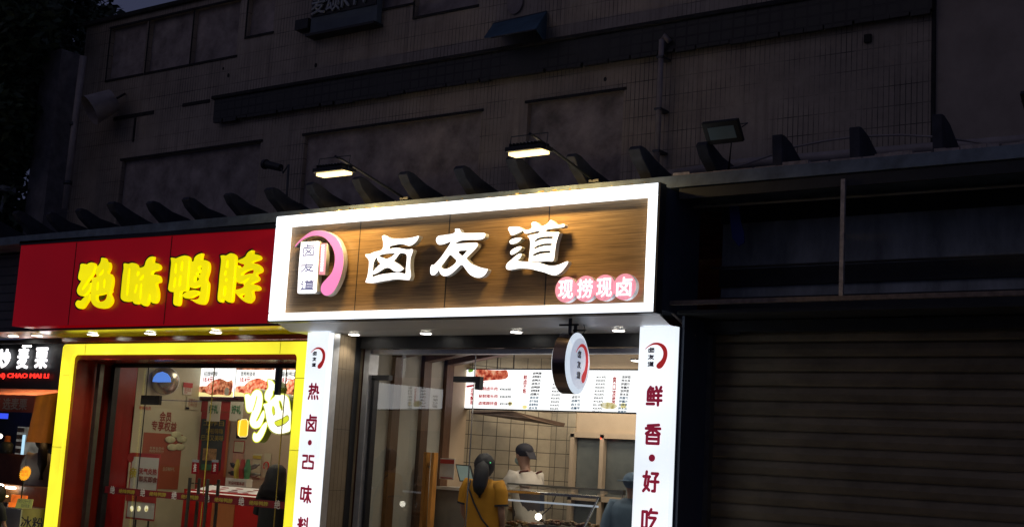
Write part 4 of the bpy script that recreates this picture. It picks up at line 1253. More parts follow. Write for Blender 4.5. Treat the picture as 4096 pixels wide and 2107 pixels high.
def shirt(t, P_, k, mat, armL, armR, lean, face, sw=.19, wide=.2, deep=.125, hem=.82, trim=None, sleeve=.55, name='shirt'):
    l0, l1 = lean
    mb = MB()
    prof = [(hem, wide * .93, deep), (.95, wide * .88, deep * .96), (1.08, wide * .9, deep * .97), (1.2, wide * .98, deep), (1.29, wide * 1.02, deep * .94), (1.34, wide * .95, deep * .8), (1.375, wide * .62, deep * .6), (1.40, wide * .36, deep * .5)]
    rings = []
    for z, a, b in prof:
        f = max(0, (z - .9) / .45)
        rings.append((P_(l0 * min(f, 1.05), l1 * min(f, 1.05), z * k), a * k, b * k, face))
    mb.loft(rings, 28, caps=False)
    ob = mb.build(name, mat, t, smooth=True)
    for v in ob.data.vertices:
        q = noise.noise(v.co * 7) * .012 + noise.noise(v.co * 18) * .004
        d = Vector((v.co.x, v.co.y, 0))
        if d.length > 1e-4:
            v.co += d.normalized() * q
    for s_, ar in ((-1, armL), (1, armR)):
        fx = P_(0, 1, 0) - P_(0, 0, 0); rx_ = P_(1, 0, 0) - P_(0, 0, 0); uz = Vector((0, 0, 1))
        c0 = P_(l0 + s_ * sw * k * .62, l1, 1.325 * k); c1 = P_(l0 + s_ * sw * k * .86, l1, 1.335 * k)
        e = P_(l0 + s_ * sw * k * .85, l1, 1.345 * k) + rx_ * ar[0][0] + fx * ar[0][1] + uz * ar[0][2]
        c2 = c1.lerp(e, sleeve * .5) + rx_ * s_ * .012; c3 = c1.lerp(e, sleeve + .18)
        MB().tube([c0, c1, c2, c3], [.06 * k, .083 * k, .085 * k, .078 * k], 18, caps=False).build('sleeve', mat, ob, smooth=True)
        if trim:
            d = (c3 - c2).normalized()
            MB().tube([c3 - d * .006, c3 + d * .012], [.0795 * k, .08 * k], 18, caps=False).build('cuff', trim, ob, smooth=True)
    return ob


# customer in yellow, seen from behind
wp = at(R3(560, 700), 10.95)
aL = ((-.07, .0, -.27), (-.03, .14, -.47)); aR = ((.06, .0, -.27), (.02, .12, -.48))
t, P_, k, bd = person('person in a mustard T-shirt with a dark ponytail, seen from behind at the counter', (wp.x - .01, 10.95, .14), 1.62, R(6), aL, aR, (0, .0), .195)
shirt(t, P_, k, 'mustard', aL, aR, (0, 0), R(6), .195, .225, .135, .8, 'navy')
MB().ball(P_(0, -.012, 1.535 * k), .102, .115, .125, 28, 18, nz=.06).build('hair', 'hair', t, smooth=True)
hb_ = MB().tube([P_(.02, -.06, 1.56 * k), P_(.025, -.1, 1.49 * k), P_(.03, -.125, 1.41 * k), P_(.03, -.14, 1.33 * k), P_(.035, -.145, 1.27 * k), P_(.035, -.145, 1.21 * k)], [.05, .075, .078, .07, .055, .014], 16)
o_ = hb_.build('ponytail', 'hair', t, smooth=True)
for v in o_.data.vertices:
    v.co += Vector((noise.noise(v.co * 22), noise.noise(v.co * 22 + Vector((5, 0, 0))), 0)) * .02
MB().ball(P_(.085, -.05, 1.565 * k), .012, .012, .01, 10, 6).build('hair_clip', em('green_clip', (.1, .9, .3), .5), t)
stp = [P_(-.125, -.06, 1.375 * k), P_(-.1, -.135, 1.30 * k), P_(-.02, -.152, 1.16 * k), P_(.08, -.142, 1.0 * k), P_(.19, -.09, .86 * k)]
MB().tube(stp, .009, 8).build('bag_strap', 'navy', t, smooth=True)
MB().loft([(P_(-.1, 0, .1 * k), .07, .07, 0), (P_(-.1, 0, .45 * k), .08, .08, 0), (P_(-.08, 0, .8 * k), .1, .1, 0)], 16).loft([(P_(.1, 0, .1 * k), .07, .07, 0), (P_(.1, 0, .45 * k), .08, .08, 0), (P_(.08, 0, .8 * k), .1, .1, 0)], 16).loft([(P_(0, 0, .74 * k), .17, .12, R(6)), (P_(0, 0, .95 * k), .165, .12, R(6))], 20).build('trousers', 'navy', t, smooth=True)

# worker behind the counter, in profile, looking down to the left
cp_ = at(R3(1400, 520), 12.15)
fc = R(78)
aL = ((-.05, .08, -.26), (.0, .3, -.36)); aR = ((.05, .08, -.26), (.0, .3, -.36))
t, P_, k, bd = person('person in a white T-shirt and dark backward cap working behind the counter', (cp_.x - .05, 12.15, .14), 1.74, fc, aL, aR, (0, .12), .19)
shirt(t, P_, k, 'whitecloth', aL, aR, (0, .12), fc, .19, .215, .13, .8, None)
hc = P_(0, .165, 1.56 * k)
fxv = P_(0, 1, 0) - P_(0, 0, 0); rxv = P_(1, 0, 0) - P_(0, 0, 0)
# face: nose, ear, brow
MB().ball(hc + fxv * .098 + Vector((0, 0, -.022)), .016, .014, .02, 10, 8).ball(hc + fxv * .088 + rxv * -.03 + Vector((0, 0, .006)), .012, .01, .006, 8, 6).ball(hc + fxv * .088 + rxv * .03 + Vector((0, 0, .006)), .012, .01, .006, 8, 6).ball(hc - rxv * .08 + Vector((0, 0, -.01)), .014, .02, .03, 10, 8).ball(hc + rxv * .08 + Vector((0, 0, -.01)), .014, .02, .03, 10, 8).build('face', 'skin', t, smooth=True)
MB().ball(hc + Vector((0, 0, .05)) - fxv * .012, .098, .112, .082, 28, 16).build('cap', 'navy', t, smooth=True)
cb_ = hc - fxv * .1 + Vector((0, 0, .0))
MB().prism([cb_ - rxv * .07 + Vector((0, 0, .03)), cb_ + rxv * .07 + Vector((0, 0, .03)), cb_ + rxv * .055 - fxv * .06 + Vector((0, 0, -.045)), cb_ - rxv * .055 - fxv * .06 + Vector((0, 0, -.045))], (0, 0, .012)).build('cap_peak', 'navy', t, bevel=.004)
MB().ball(hc + fxv * .052 + Vector((0, 0, -.062)), .06, .062, .052, 20, 12).build('face_mask', 'mask', t, smooth=True)
MB().tube([P_(-.1, -.03, 1.40 * k), P_(-.13, .06, 1.385 * k), P_(-.1, .17, 1.3 * k), P_(-.07, .2, 1.15 * k)], .012, 8).tube([P_(.1, -.03, 1.40 * k), P_(.13, .06, 1.385 * k), P_(.1, .17, 1.3 * k), P_(.07, .2, 1.15 * k)], .012, 8).build('apron_strap', 'strap', t, smooth=True)
MB().loft([(P_(0, .02, .55 * k), .19, .15, fc), (P_(0, .03, .9 * k), .2, .145, fc), (P_(0, .06, 1.17 * k), .205, .15, fc)], 20, caps=False).build('apron', 'apron', t, smooth=True)

# person in blue-grey beside the right pillar
bp_ = at(C(1440, 1050), 11.3)
aL = ((-.08, .0, -.27), (-.05, .1, -.5)); aR = ((.06, .0, -.27), (.02, .12, -.48))
t, P_, k, bd = person('person in a blue-grey jacket and brimmed hat, half hidden by the right pillar', (bp_.x + .03, 11.3, .14), 1.5, R(20), aL, aR, (0, 0), .2)
shirt(t, P_, k, 'bluegrey', aL, aR, (0, 0), R(20), .2, .24, .15, .6, None, 1.0, 'jacket')
MB().disc(P_(0, 0, 1.575 * k), (0, 0, 1), .15, .012, 28).build('hat_brim', 'bluegrey', t, bevel=.004)
MB().ball(P_(0, 0, 1.585 * k), .095, .1, .085, 24, 12).build('hat_crown', 'bluegrey', t, smooth=True)

# ------------------------------------------------------------------ RED SIGN
RY = 9.6
rx0, rx1 = -14.58, -9.80
rsn = thing('shop_sign', 'red lightbox sign with four puffy yellow characters over the yellow-framed shop', 'shop sign', (-12.2, 9.9, 3.0))
zt = lambda x: 4.011 - .0115 * (x + 14.58); zb_ = lambda x: 3.005 - .0094 * (x + 14.58)
MB().add([(rx0, RY, zb_(rx0)), (rx1, RY, zb_(rx1)), (rx1, RY, zt(rx1)), (rx0, RY, zt(rx0)), (rx0, 10.5, zb_(rx0)), (rx1, 10.5, zb_(rx1)), (rx1, 10.5, zt(rx1)), (rx0, 10.5, zt(rx0))],
         [(0, 1, 2, 3), (0, 4, 5, 1), (3, 2, 6, 7), (0, 3, 7, 4), (1, 5, 6, 2)]).build('red_panel', 'red_box', rsn)
mb = MB()
Rc = cr(0, 850, .5047)
for q in ((592, 400), (1345, 400)):
    x = at(Rc(*q), RY).x
    MB().box(x - .006, x + .006, RY - .003, RY + .001, zb_(x) + .005, zt(x) - .005).build('panel_seam', 'red_seam', rsn)
MB().add([(rx0 - .01, RY - .02, zt(rx0)), (rx1, RY - .02, zt(rx1)), (rx1, 10.5, zt(rx1)), (rx0 - .01, 10.5, zt(rx0)), (rx0 - .01, RY - .02, zt(rx0) + .05), (rx1, RY - .02, zt(rx1) + .05), (rx1, 10.5, zt(rx1) + .05), (rx0 - .01, 10.5, zt(rx0) + .05)],
         [(0, 3, 2, 1), (4, 5, 6, 7), (0, 1, 5, 4), (1, 2, 6, 5), (2, 3, 7, 6), (3, 0, 4, 7)]).build('top_flashing', 'black', rsn)
MB().box(rx0 - .03, -9.8, RY - .01, RY + .008, 2.942, 2.965).build('bottom_rail', 'black', rsn)
g4 = cr(280, 1000, .19627); g5 = cr(650, 980, .19626); g6 = cr(960, 1500, .21127)
JUE = [[(200, 290), (240, 265), (290, 275), (312, 305), (350, 270), (400, 245), (450, 245), (490, 280), (500, 340), (470, 440), (430, 520), (370, 600), (300, 700), (247, 788), (265, 790), (330, 720), (390, 655), (425, 655), (430, 680), (400, 780), (340, 870), (290, 920), (230, 940), (170, 920), (135, 870), (130, 810), (160, 720), (212, 635), (185, 620), (155, 580), (160, 500), (185, 400), (195, 340)],
       [(395, 880), (402, 930), (360, 1020), (300, 1110), (250, 1180), (190, 1200), (130, 1170), (98, 1110), (110, 1050), (150, 1010), (190, 1030), (240, 990), (310, 920), (370, 885)],
       [(625, 155), (660, 145), (700, 160), (730, 225), (775, 235), (800, 290), (795, 380), (760, 460), (810, 480), (850, 550), (855, 640), (840, 740), (825, 800), (830, 850), (800, 880), (830, 950), (845, 1020), (820, 1100), (750, 1170), (650, 1195), (550, 1180), (470, 1130), (420, 1050), (400, 950), (410, 840), (425, 700), (435, 570), (452, 547), (530, 535), (510, 480), (508, 400), (550, 330), (600, 260), (620, 200)],
       [(670, 400), (665, 460), (630, 490), (590, 505), (620, 470), (650, 430)],
       [(575, 660), (572, 740), (560, 800), (538, 790), (548, 720), (560, 660)],
       [(700, 600), (712, 640), (702, 720), (685, 760), (678, 700), (688, 620)],
       [(530, 930), (600, 920), (700, 890), (740, 880), (738, 940), (710, 1000), (650, 1035), (570, 1040), (535, 1000)]]
WEI = [[(1080, 280), (1110, 258), (1180, 270), (1240, 250), (1290, 255), (1340, 290), (1370, 350), (1440, 345), (1500, 320), (1520, 270), (1545, 200), (1600, 140), (1660, 118), (1695, 130), (1685, 180), (1680, 240), (1750, 255), (1810, 300), (1820, 360), (1790, 410), (1720, 430), (1670, 445), (1655, 490), (1740, 490), (1800, 520), (1825, 590), (1810, 660), (1745, 685), (1770, 780), (1785, 880), (1775, 1000), (1740, 1070), (1690, 1090), (1640, 1060), (1630, 980), (1615, 900), (1600, 980), (1570, 1090), (1520, 1145), (1460, 1120), (1395, 1065), (1370, 1100), (1320, 1105), (1280, 1080), (1260, 1040), (1180, 1050), (1100, 1050), (1040, 1010), (1020, 940), (1040, 700), (1060, 500), (1080, 380)],
       [(1192, 412), (1215, 400), (1200, 650), (1172, 890), (1148, 890), (1165, 650)],
       [(1345, 720), (1362, 720), (1332, 850), (1312, 850)],
       [(1375, 440), (1410, 465), (1370, 515), (1360, 500)], [(1490, 510), (1480, 580), (1420, 600), (1440, 560)],
       [(1440, 720), (1455, 720), (1440, 960), (1420, 960)]]
YA = [[(155, 260), (190, 245), (260, 260), (330, 230), (440, 200), (510, 225), (540, 290), (530, 450), (510, 650), (495, 860), (470, 930), (360, 955), (350, 1060), (340, 1180), (310, 1235), (260, 1240), (215, 1210), (205, 1140), (215, 960), (150, 955), (105, 910), (105, 850), (130, 700), (150, 500), (165, 360)],
      [(262, 390), (278, 390), (270, 550), (252, 550)], [(385, 360), (407, 350), (397, 500), (373, 500)], [(248, 680), (264, 680), (242, 840), (223, 840)], [(350, 640), (374, 640), (357, 810), (333, 810)],
      [(552, 330), (620, 320), (640, 250), (700, 190), (790, 155), (795, 190), (780, 290), (850, 295), (915, 340), (935, 420), (925, 540), (880, 690), (915, 760), (920, 850), (905, 1000), (880, 1130), (830, 1205), (760, 1215), (660, 1180), (560, 1100), (640, 1100), (710, 1085), (745, 1020), (765, 830), (690, 860), (600, 880), (530, 850), (518, 780), (535, 600), (547, 450)],
      [(720, 460), (775, 430), (778, 520), (752, 590), (700, 600), (690, 570), (745, 565), (755, 520), (740, 485)],
      [(655, 640), (730, 690), (650, 738)],
      [(390, 1010), (480, 940), (600, 905), (700, 920), (742, 980), (715, 1010), (640, 1040), (560, 1080), (470, 1090), (410, 1060)]]
BO = [[(1170, 210), (1230, 195), (1290, 200), (1370, 155), (1440, 175), (1480, 240), (1475, 400), (1455, 700), (1430, 920), (1415, 1110), (1380, 1170), (1320, 1165), (1220, 1100), (1200, 1160), (1160, 1170), (1115, 1130), (1110, 1030), (1130, 850), (1150, 600), (1175, 400), (1180, 290)],
      [(1330, 310), (1332, 440), (1298, 440), (1308, 350)], [(1270, 540), (1290, 530), (1282, 600), (1262, 600)], [(1290, 690), (1307, 690), (1302, 725), (1280, 715)], [(1255, 855), (1290, 855), (1275, 1010), (1240, 1000)],
      [(1830, 95), (1822, 160), (1900, 180), (1965, 210), (1980, 270), (1940, 310), (1820, 350), (1900, 370), (1975, 420), (2010, 500), (1980, 560), (1900, 595), (1940, 650), (1940, 710), (1890, 750), (1812, 785), (1900, 800), (1960, 850), (1955, 910), (1900, 935), (1822, 940), (1840, 1040), (1820, 1120), (1750, 1185), (1680, 1170), (1580, 1100), (1500, 1010), (1442, 935), (1475, 900), (1560, 880), (1640, 840), (1635, 770), (1560, 785), (1510, 760), (1485, 700), (1480, 600), (1490, 480), (1505, 420), (1530, 400), (1565, 445), (1620, 440), (1650, 400), (1580, 380), (1510, 340), (1540, 295), (1620, 260), (1680, 220), (1720, 150), (1780, 105)],
      [(1600, 605), (1640, 560), (1720, 520), (1830, 500), (1835, 560), (1760, 570), (1680, 590)], [(1650, 745), (1700, 712), (1745, 685), (1702, 732), (1655, 765)], [(1575, 1030), (1655, 1000), (1645, 1060)]]
for gl, cpx in ((JUE, g4), (WEI, g4), (YA, g5), (BO, g5)):
    ch_ = glyph('character', gl, cpx, RY - .055, .05, 'yellow_letter', rsn, bevel=.009, n=3, grow=-.005)
    for p in ch_.data.polygons:
        p.use_smooth = True
    glyph('character_outline', [gl[0]] + [l for l in gl[1:] if max(p[0] for p in l) - min(p[0] for p in l) > 130], cpx, RY - .006, .004, 'yellow_edge', ch_, grow=.012, n=2)

# soffit, yellow frame and front of the red shop
rf = thing('yellow_shopfront', 'shopfront in a glowing yellow rounded frame with dark red reveals', 'shopfront', (-12, 10.3, .12))
MB().add([(-14.2, 9.61, 2.938), (-9.6, 9.61, 2.938), (-9.6, 10.1, 2.915), (-14.2, 10.1, 2.915)], [(0, 1, 2, 3)]).build('yellow_soffit', 'yellow_soffit', rf)
MB().add([(-15.3, 9.61, 2.938), (-14.21, 9.61, 2.938), (-14.21, 10.1, 2.915), (-15.3, 10.1, 2.915)], [(0, 1, 2, 3)]).build('grey_soffit', 'soffit', rf)
MB().box(-14.25, -9.55, 10.1, 10.16, 2.86, 2.93).build('red_header', 'red_dark', rf)
for x, lb in ((-13.35, 'left downlight in the glossy yellow soffit'), (-12.3, 'middle downlight in the glossy yellow soffit'), (-11.2, 'right downlight in the glossy yellow soffit')):
    downlight(x, 9.88, 2.922, lb, 'downlights in the yellow soffit', .06, 'down', 50)
for x, lb in ((-14.95, 'downlight at the far left end under the red sign'), (-14.45, 'downlight between the far left one and the yellow frame')):
    downlight(x, 9.88, 2.922, lb, 'downlights in the grey soffit over the snack stall', .06, 'down', 45)


def rr(x0, x1, z1, r, y, n=7):
    out = [(x0, y, .12)]
    for k in range(n + 1):
        a = math.pi - math.pi / 2 * k / n
        out.append((x0 + r + r * math.cos(a), y, z1 - r + r * math.sin(a)))
    for k in range(n + 1):
        a = math.pi / 2 - math.pi / 2 * k / n
        out.append((x1 - r + r * math.cos(a), y, z1 - r + r * math.sin(a)))
    out.append((x1, y, .12))
    return out


def archband(xo0, xo1, zo, ro, xi0, xi1, zi, ri, y0, y1, name, mat, par):
    a = rr(xo0, xo1, zo, ro, y0); b = rr(xi0, xi1, zi, ri, y0)
    n = len(a)
    a2 = [(p[0], y1, p[2]) for p in a]; b2 = [(p[0], y1, p[2]) for p in b]
    mb = MB()
    vs = a + b + a2 + b2
    fs = []
    for i in range(n - 1):
        fs += [(i, i + 1, n + i + 1, n + i), (2 * n + i, 3 * n + i, 3 * n + i + 1, 2 * n + i + 1), (i, 2 * n + i, 2 * n + i + 1, i + 1), (n + i, n + i + 1, 3 * n + i + 1, 3 * n + i)]
    return mb.add(vs, fs).build(name, mat, par)


YF = 10.1
yx0 = at(B(370, 255), YF).x; yx1 = -9.93; yz1 = at(B(1000, 250), YF).z
ix0 = at(B(415, 330), YF).x; ix1 = at(B(1735, 330), YF).x; iz1 = at(B(1000, 314), YF).z
fr_ = archband(yx0, yx1, yz1, .06, ix0, ix1, iz1, .06, YF, YF + .06, 'light_frame', 'yellow_frame', rf)
mb = MB()
for q in ((435, 'l'), (858, 'l')):
    z = at(B(360, q[0]), YF).z
    mb.box(yx0 - .001, ix0 + .001, YF - .002, YF + .0, z - .003, z + .003)
    z = at(B(1760, q[0] + 20), YF).z
    mb.box(ix1 - .001, yx1, YF - .002, YF + .0, z - .003, z + .003)
for q in (500, 1638):
    x = at(B(q, 280), YF).x
    mb.box(x - .003, x + .003, YF - .002, YF, iz1, yz1)
mb.build('frame_joint', 'goldtext', fr_)
archband(ix0 - .005, ix1 + .005, iz1 + .005, .06, ix0 + .05, ix1 - .05, iz1 - .06, .05, YF + .061, YF + .58, 'red_lining', 'red_dark', rf)
for ja, jb in ((-14.3, yx0 + .01), (yx1, -9.53)):
    MB().box(ja, jb, YF + .061, 10.6, .12, 2.86).build('outer_jamb', 'red_seam', rf)
MB().box(-13.96, -13.905, YF + .58, 11.03, .12, 2.75).build('red_side_wall', 'red_panel', rf)
MB().box(-13.93, -13.86, 10.42, 10.48, .12, 2.62).build('track_bar', 'track', rf)
MB().box(-13.93, -13.86, 10.64, 10.72, .12, 2.62).build('track_bar', 'black', rf)
GL = 10.68
MB().quad((-13.88, GL, .12), (-10.1, GL, .12), (-10.1, GL, 2.66), (-13.88, GL, 2.66)).build('window_glass', 'glass', rf)
MB().box(-13.9, -10.05, GL - .04, GL + .04, 2.6, 2.68).build('head_rail', 'black', rf)
x = at(B(1620, 400), GL).x
MB().box(x - .03, x + .03, GL + .01, GL + .06, 2.3, 2.6).build('drop_bracket', 'black', rf)
for q0, q1 in (((870, 380), (805, 1090)), ((1235, 600), (1190, 1090)), ((1640, 830), (1625, 1320))):
    x = at(B(*q0), GL).x
    MB().box(x - .004, x + .004, GL - .005, GL + .005, .12, 2.6).build('glass_joint', 'black' if q0[0] < 1000 else 'goldtext', rf)
a = at(B(833, 555), GL); b = at(B(935, 612), GL)
MB().box(a.x, b.x, GL - .02, GL + .02, b.z, a.z).build('hinge_fitting', 'black', rf)
z_ = at(B(1000, 585), GL).z
MB().box(b.x, at(B(1180, 590), GL).x, GL - .004, GL + .004, z_ - .004, z_ + .004).build('glass_edge', 'chrome', rf)
# the sticker band across the glass
z0, z1 = 1.045, 1.125
bd_ = MB().box(-13.86, -10.65, GL - .012, GL - .008, z0, z1).build('sticker_band', pm('dark_red_sticker', (.2, .012, .02), .5), rf)
for k in range(6):
    x = -13.75 + k * .575
    text('band_character', '绝', 'whitetext', bd_, x, x + .085, z0 + .0, z1 + .012, GL - .014, .03)
    text('band_lettering', '绝味鸭脖', 'goldtext', bd_, x + .17, x + .47, z0 + .016, z1 - .016, GL - .014, .03)
# door handles and push plates
for q, lb in ((1110, 'leftmost of the four upright steel handles on the glass door'), (1165, 'second upright steel handle from the left, behind the glass'),
              (1215, 'third upright steel handle from the left'), (1278, 'rightmost of the four upright steel handles')):
    yy = GL - .06 if q in (1110, 1215) else GL + .06
    x = at(B(q, 1050), yy).x
    hz = 1.31
    MB().tube([(x, yy, .6), (x, yy, hz)], .02, 12).box(x - .006, x + .006, min(yy, GL), max(yy, GL), 1.24, 1.255).build('door_handle', 'track', rf)
for q in (1148, 1263):
    a = at(B(q - 25, 1012), GL); b = at(B(q + 22, 932), GL)
    pt_ = MB().box(a.x, b.x, GL - .016, GL - .008, a.z, b.z).build('push_plate', 'red_panel', rf)
    MB().box(a.x, b.x, GL - .018, GL - .012, b.z - .03, b.z).build('plate_header', 'dimtext', pt_)
    text('push_character', '推', 'whitetext', pt_, a.x + .035, b.x - .035, a.z + .025, b.z - .045, GL - .018, .01)

# room of the red shop
rr_ = thing('shop_interior', 'room of the yellow-framed shop with cream left wall and menu boards', 'room', (-12, 11.4, .12))
MB().box(-14.1, -9.6, 10.7, 13, .09, .121).build('floor', 'floor_in', rr_)
MB().box(-14.0, -13.9, 11.03, 12.15, .12, 2.9).build('left_wall', 'beige2', rr_)
MB().box(-13.9, -9.6, 12.15, 12.25, .12, 2.9).build('back_wall', 'beige', rr_)
MB().box(-9.7, -9.6, 10.7, 12.15, .12, 2.9).build('right_wall', 'beige', rr_)
MB().box(-14.0, -9.6, 10.6, 12.2, 2.86, 2.9).build('ceiling', 'ceil', rr_)
area('ceiling_light', (-11.9, 11.5, 2.84), 2.6, .4, 16, (1, .88, .62), (0, 0, 0))
# menu light boxes on the back wall
BY = 12.08
mz = []
for k, (x0q, x1q, nm, pr_, lb) in enumerate(((1172, 1378, '招牌鸭脖', '18.4元', 'lit menu box with a food photo, leftmost on the back wall of the yellow-framed shop'),
                                      (1386, 1608, '黑鸭鸭锁骨', '18.4元', 'lit menu box with prices in the middle, partly behind the glowing character sign'),
                                      (1622, 1840, '藤椒鸭掌', '18.9元', 'lit menu box at the right, cut by the red reveal'))):
    z1 = at(B(x0q + 40, 412), BY).z; z0 = at(B(x0q + 40, 562), BY).z
    a = at(B(x0q, 415), BY); b = at(B(x1q, 415), BY)
    t = thing('menu_box', lb, 'menu board', ((a.x + b.x) / 2, BY, z0), 'menu light boxes in the yellow-framed shop')
    MB().box(a.x - .03, b.x + .03, BY + .003, BY + .06, z0 - .035, z1 + .2).build('casing', 'red_seam', t)
    MB().box(a.x, b.x, BY - .012, BY + .002, z0, z1 + .17).build('light_panel', 'menu', t)
    MB().box(a.x, b.x, BY - .014, BY - .0125, z0, z0 + .07).build('yellow_band', 'menu_y', t)
    text('menu_text', nm, 'inktext', t, a.x + .09, a.x + .36, z1 - .075, z1 - .012, BY - .016, .01)
    text('menu_text', pr_, 'redtext2', t, a.x + .09, a.x + .28, z1 - .15, z1 - .085, BY - .016, .03)
    q = smoothloop([(a.x + u_ * (b.x - a.x), z0 + v_) for u_, v_ in ((.03, .06), (.05, .13), (.25, .14), (.42, .2), (.6, .24), (.82, .2), (.95, .22), (.97, .1), (.9, .02), (.6, .03), (.4, .02), (.2, .05))], 3)
    MB().prism([(c0, BY - .015, c1) for c0, c1 in q], (0, -.002, 0)).build('food_picture', 'food2' if k != 1 else 'food1', t)
    q = smoothloop([(a.x + u_ * (b.x - a.x), z0 + v_) for u_, v_ in ((.2, .09), (.35, .19), (.55, .23), (.6, .17), (.45, .07), (.33, .04))], 3)
    MB().prism([(c0, BY - .0172, c1) for c0, c1 in q], (0, -.002, 0)).build('food_picture', 'food1', t)
    MB().disc((b.x - .12, BY - .019, z0 + .07), (0, 1, 0), .045, .002, 20, squash=1.2).build('badge', 'redtext2' if k else 'whitetext', t)
    MB().box(a.x, b.x, BY - .018, BY - .0125, z1 + .012, z1 + .17).build('upper_picture', 'food2', t) if k else None
    text('upper_text', '鸭脖', 'menu', t, a.x + .1, a.x + .3, z1 + .04, z1 + .13, BY - .022, .0)

# things on the left (cream) wall: x = WX plane, read from inside
WX = -13.888


def wallpt(q):
    d = ray(*q); p = EYE + d * (WX / d.x)
    return p


def wpanel(name, p0, p1, mat, par, off=0.0, t=.006):
    a = wallpt(p0); b = wallpt(p1)
    y0, y1 = sorted((a.y, b.y)); z0, z1 = sorted((a.z, b.z))
    return MB().box(WX + off, WX + off + t, y0, y1, z0, z1).build(name, mat, par)


def wtext(name, body, p0, p1, mat, par, off=.01, bold=.01, vert=False):
    a = wallpt(p0); b = wallpt(p1)
    y0, y1 = sorted((a.y, b.y)); z0, z1 = sorted((a.z, b.z))
    return text(name, body, mat, par, y0, y1, z0, z1, 0, bold, frame=(Vector((WX + off, 0, 0)), Vector((0, 1, 0)), Vector((0, 0, 1)), Vector((1, 0, 0))), vert=vert)


ps = thing('poster', 'large cream membership poster with brown heading and a brick-red gift box', 'poster', (WX, 11.5, 1.2))
wpanel('sheet', D(592, 478), D(1045, 1085), 'poster_y', ps)
wtext('heading', '会员', D(762, 580), D(850, 522), 'browntext', ps, bold=.03)
wtext('heading', '专享权益', D(705, 645), D(885, 592), 'browntext', ps, bold=.03)
wpanel('gift_box', D(655, 660), D(890, 1060), 'poster_br', ps, .007, .004)
wtext('small_print', '专享会员价\n购物有积分', D(690, 800), D(795, 765), 'poster_y', ps, .013, 0)
wtext('small_print', '生日有好礼', D(785, 930), D(870, 905), 'poster_y', ps, .013, 0)
wtext('corner_heading', '绝味会员', D(620, 500), D(705, 482), 'poster_r', ps, .008, .02)
bw_ = MB()
for a_ in range(5):
    c0 = wallpt(D(875, 725)); an = a_ * 1.26 + .4
    bw_.ball((WX + .02, c0.y + .1 * math.cos(an), c0.z + .09 * math.sin(an)), .01, .09, .045, 12, 8)
bw_.build('ribbon_bow', pm('cream_ribbon', (.55, .55, .34), .5), ps, smooth=True)

p2_ = thing('standing_poster', 'white poster with red border and brown characters standing by the glass', 'poster', (at(B(830, 1280), GL + .25).x, GL + .25, .3))
Y2 = GL + .22
PX = lambda q: at(q, Y2)


def fpanel(name, p0, p1, mat, par, off=0.0, Yp=None):
    Yp = (Yp or Y2) - off
    x0, x1, z0, z1 = rect_at(p0, p1, Yp)
    return MB().box(x0, x1, Yp - .004, Yp, z0, z1).build(name, mat, par)


def ftext(body, p0, p1, mat, par, off=.012, bold=.01, Yp=None, name='lettering', vert=False):
    Yp = (Yp or Y2) - off
    x0, x1, z0, z1 = rect_at(p0, p1, Yp)
    return text(name, body, mat, par, x0, x1, z0, z1, Yp, bold, vert=vert)


fpanel('board', D(530, 1262), D(775, 815), 'poster_r', p2_)
fpanel('sheet', D(538, 1250), D(765, 842), 'poster_w', p2_, .006)
fpanel('stripe', D(530, 1138), D(745, 1108), 'poster_r', p2_, .012)
ftext('亲', D(553, 975), D(608, 908), 'goldtext', p2_, .014, .03)
ftext('天气炎热', D(622, 952), D(750, 918), 'poster_r', p2_, .014, .03)
ftext('即买即食', D(620, 1005), D(752, 975), 'browntext', p2_, .014, .02)
c = PX(D(572, 838)); MB().disc((c.x, Y2 - .018, c.z), (0, 1, 0), .058, .004, 24).build('badge', 'poster_r', p2_)
mb = MB()
for q, rr0 in ((D(578, 1195), .03), (D(628, 1195), .03), (D(680, 1195), .032)):
    c = PX(q); mb.disc((c.x, Y2 - .016, c.z), (0, 1, 0), rr0, .003, 16, squash=1.15)
mb.build('printed_faces', 'food3', p2_)
MB().tube([(PX(D(590, 1300)).x, Y2 + .02, .13), (PX(D(590, 1270)).x, Y2 + .02, .95)], .012, 8).tube([(PX(D(680, 1300)).x, Y2 + .02, .13), (PX(D(680, 1270)).x, Y2 + .02, .95)], .012, 8).build('stand_leg', 'black', p2_)

nt_ = thing('wall_notice', 'small white notice with a red header high on the cream wall', 'notice', (WX, 11.75, 2.2))
wpanel('sheet', D(928, 395), D(995, 315), 'poster_w', nt_, .0)
wpanel('header', D(930, 345), D(998, 318), 'poster_r', nt_, .007, .003)
wtext('small_print', '通知事项\n请勿吸烟\n谢谢', D(935, 388), D(985, 352), 'poster_r', nt_, .012, 0)
nt_ = thing('wall_notice', 'small cream notice under the red-headed one, at the corner of the wall', 'notice', (WX, 11.9, 2.1))
wpanel('sheet', D(950, 500), D(1040, 418), 'poster_y', nt_)
wpanel('dark_tab', D(948, 497), D(972, 486), 'black', nt_, .007, .003)
wtext('small_print', '温馨提示\n文明经营', D(962, 480), D(1030, 430), 'browntext', nt_, .01, 0)

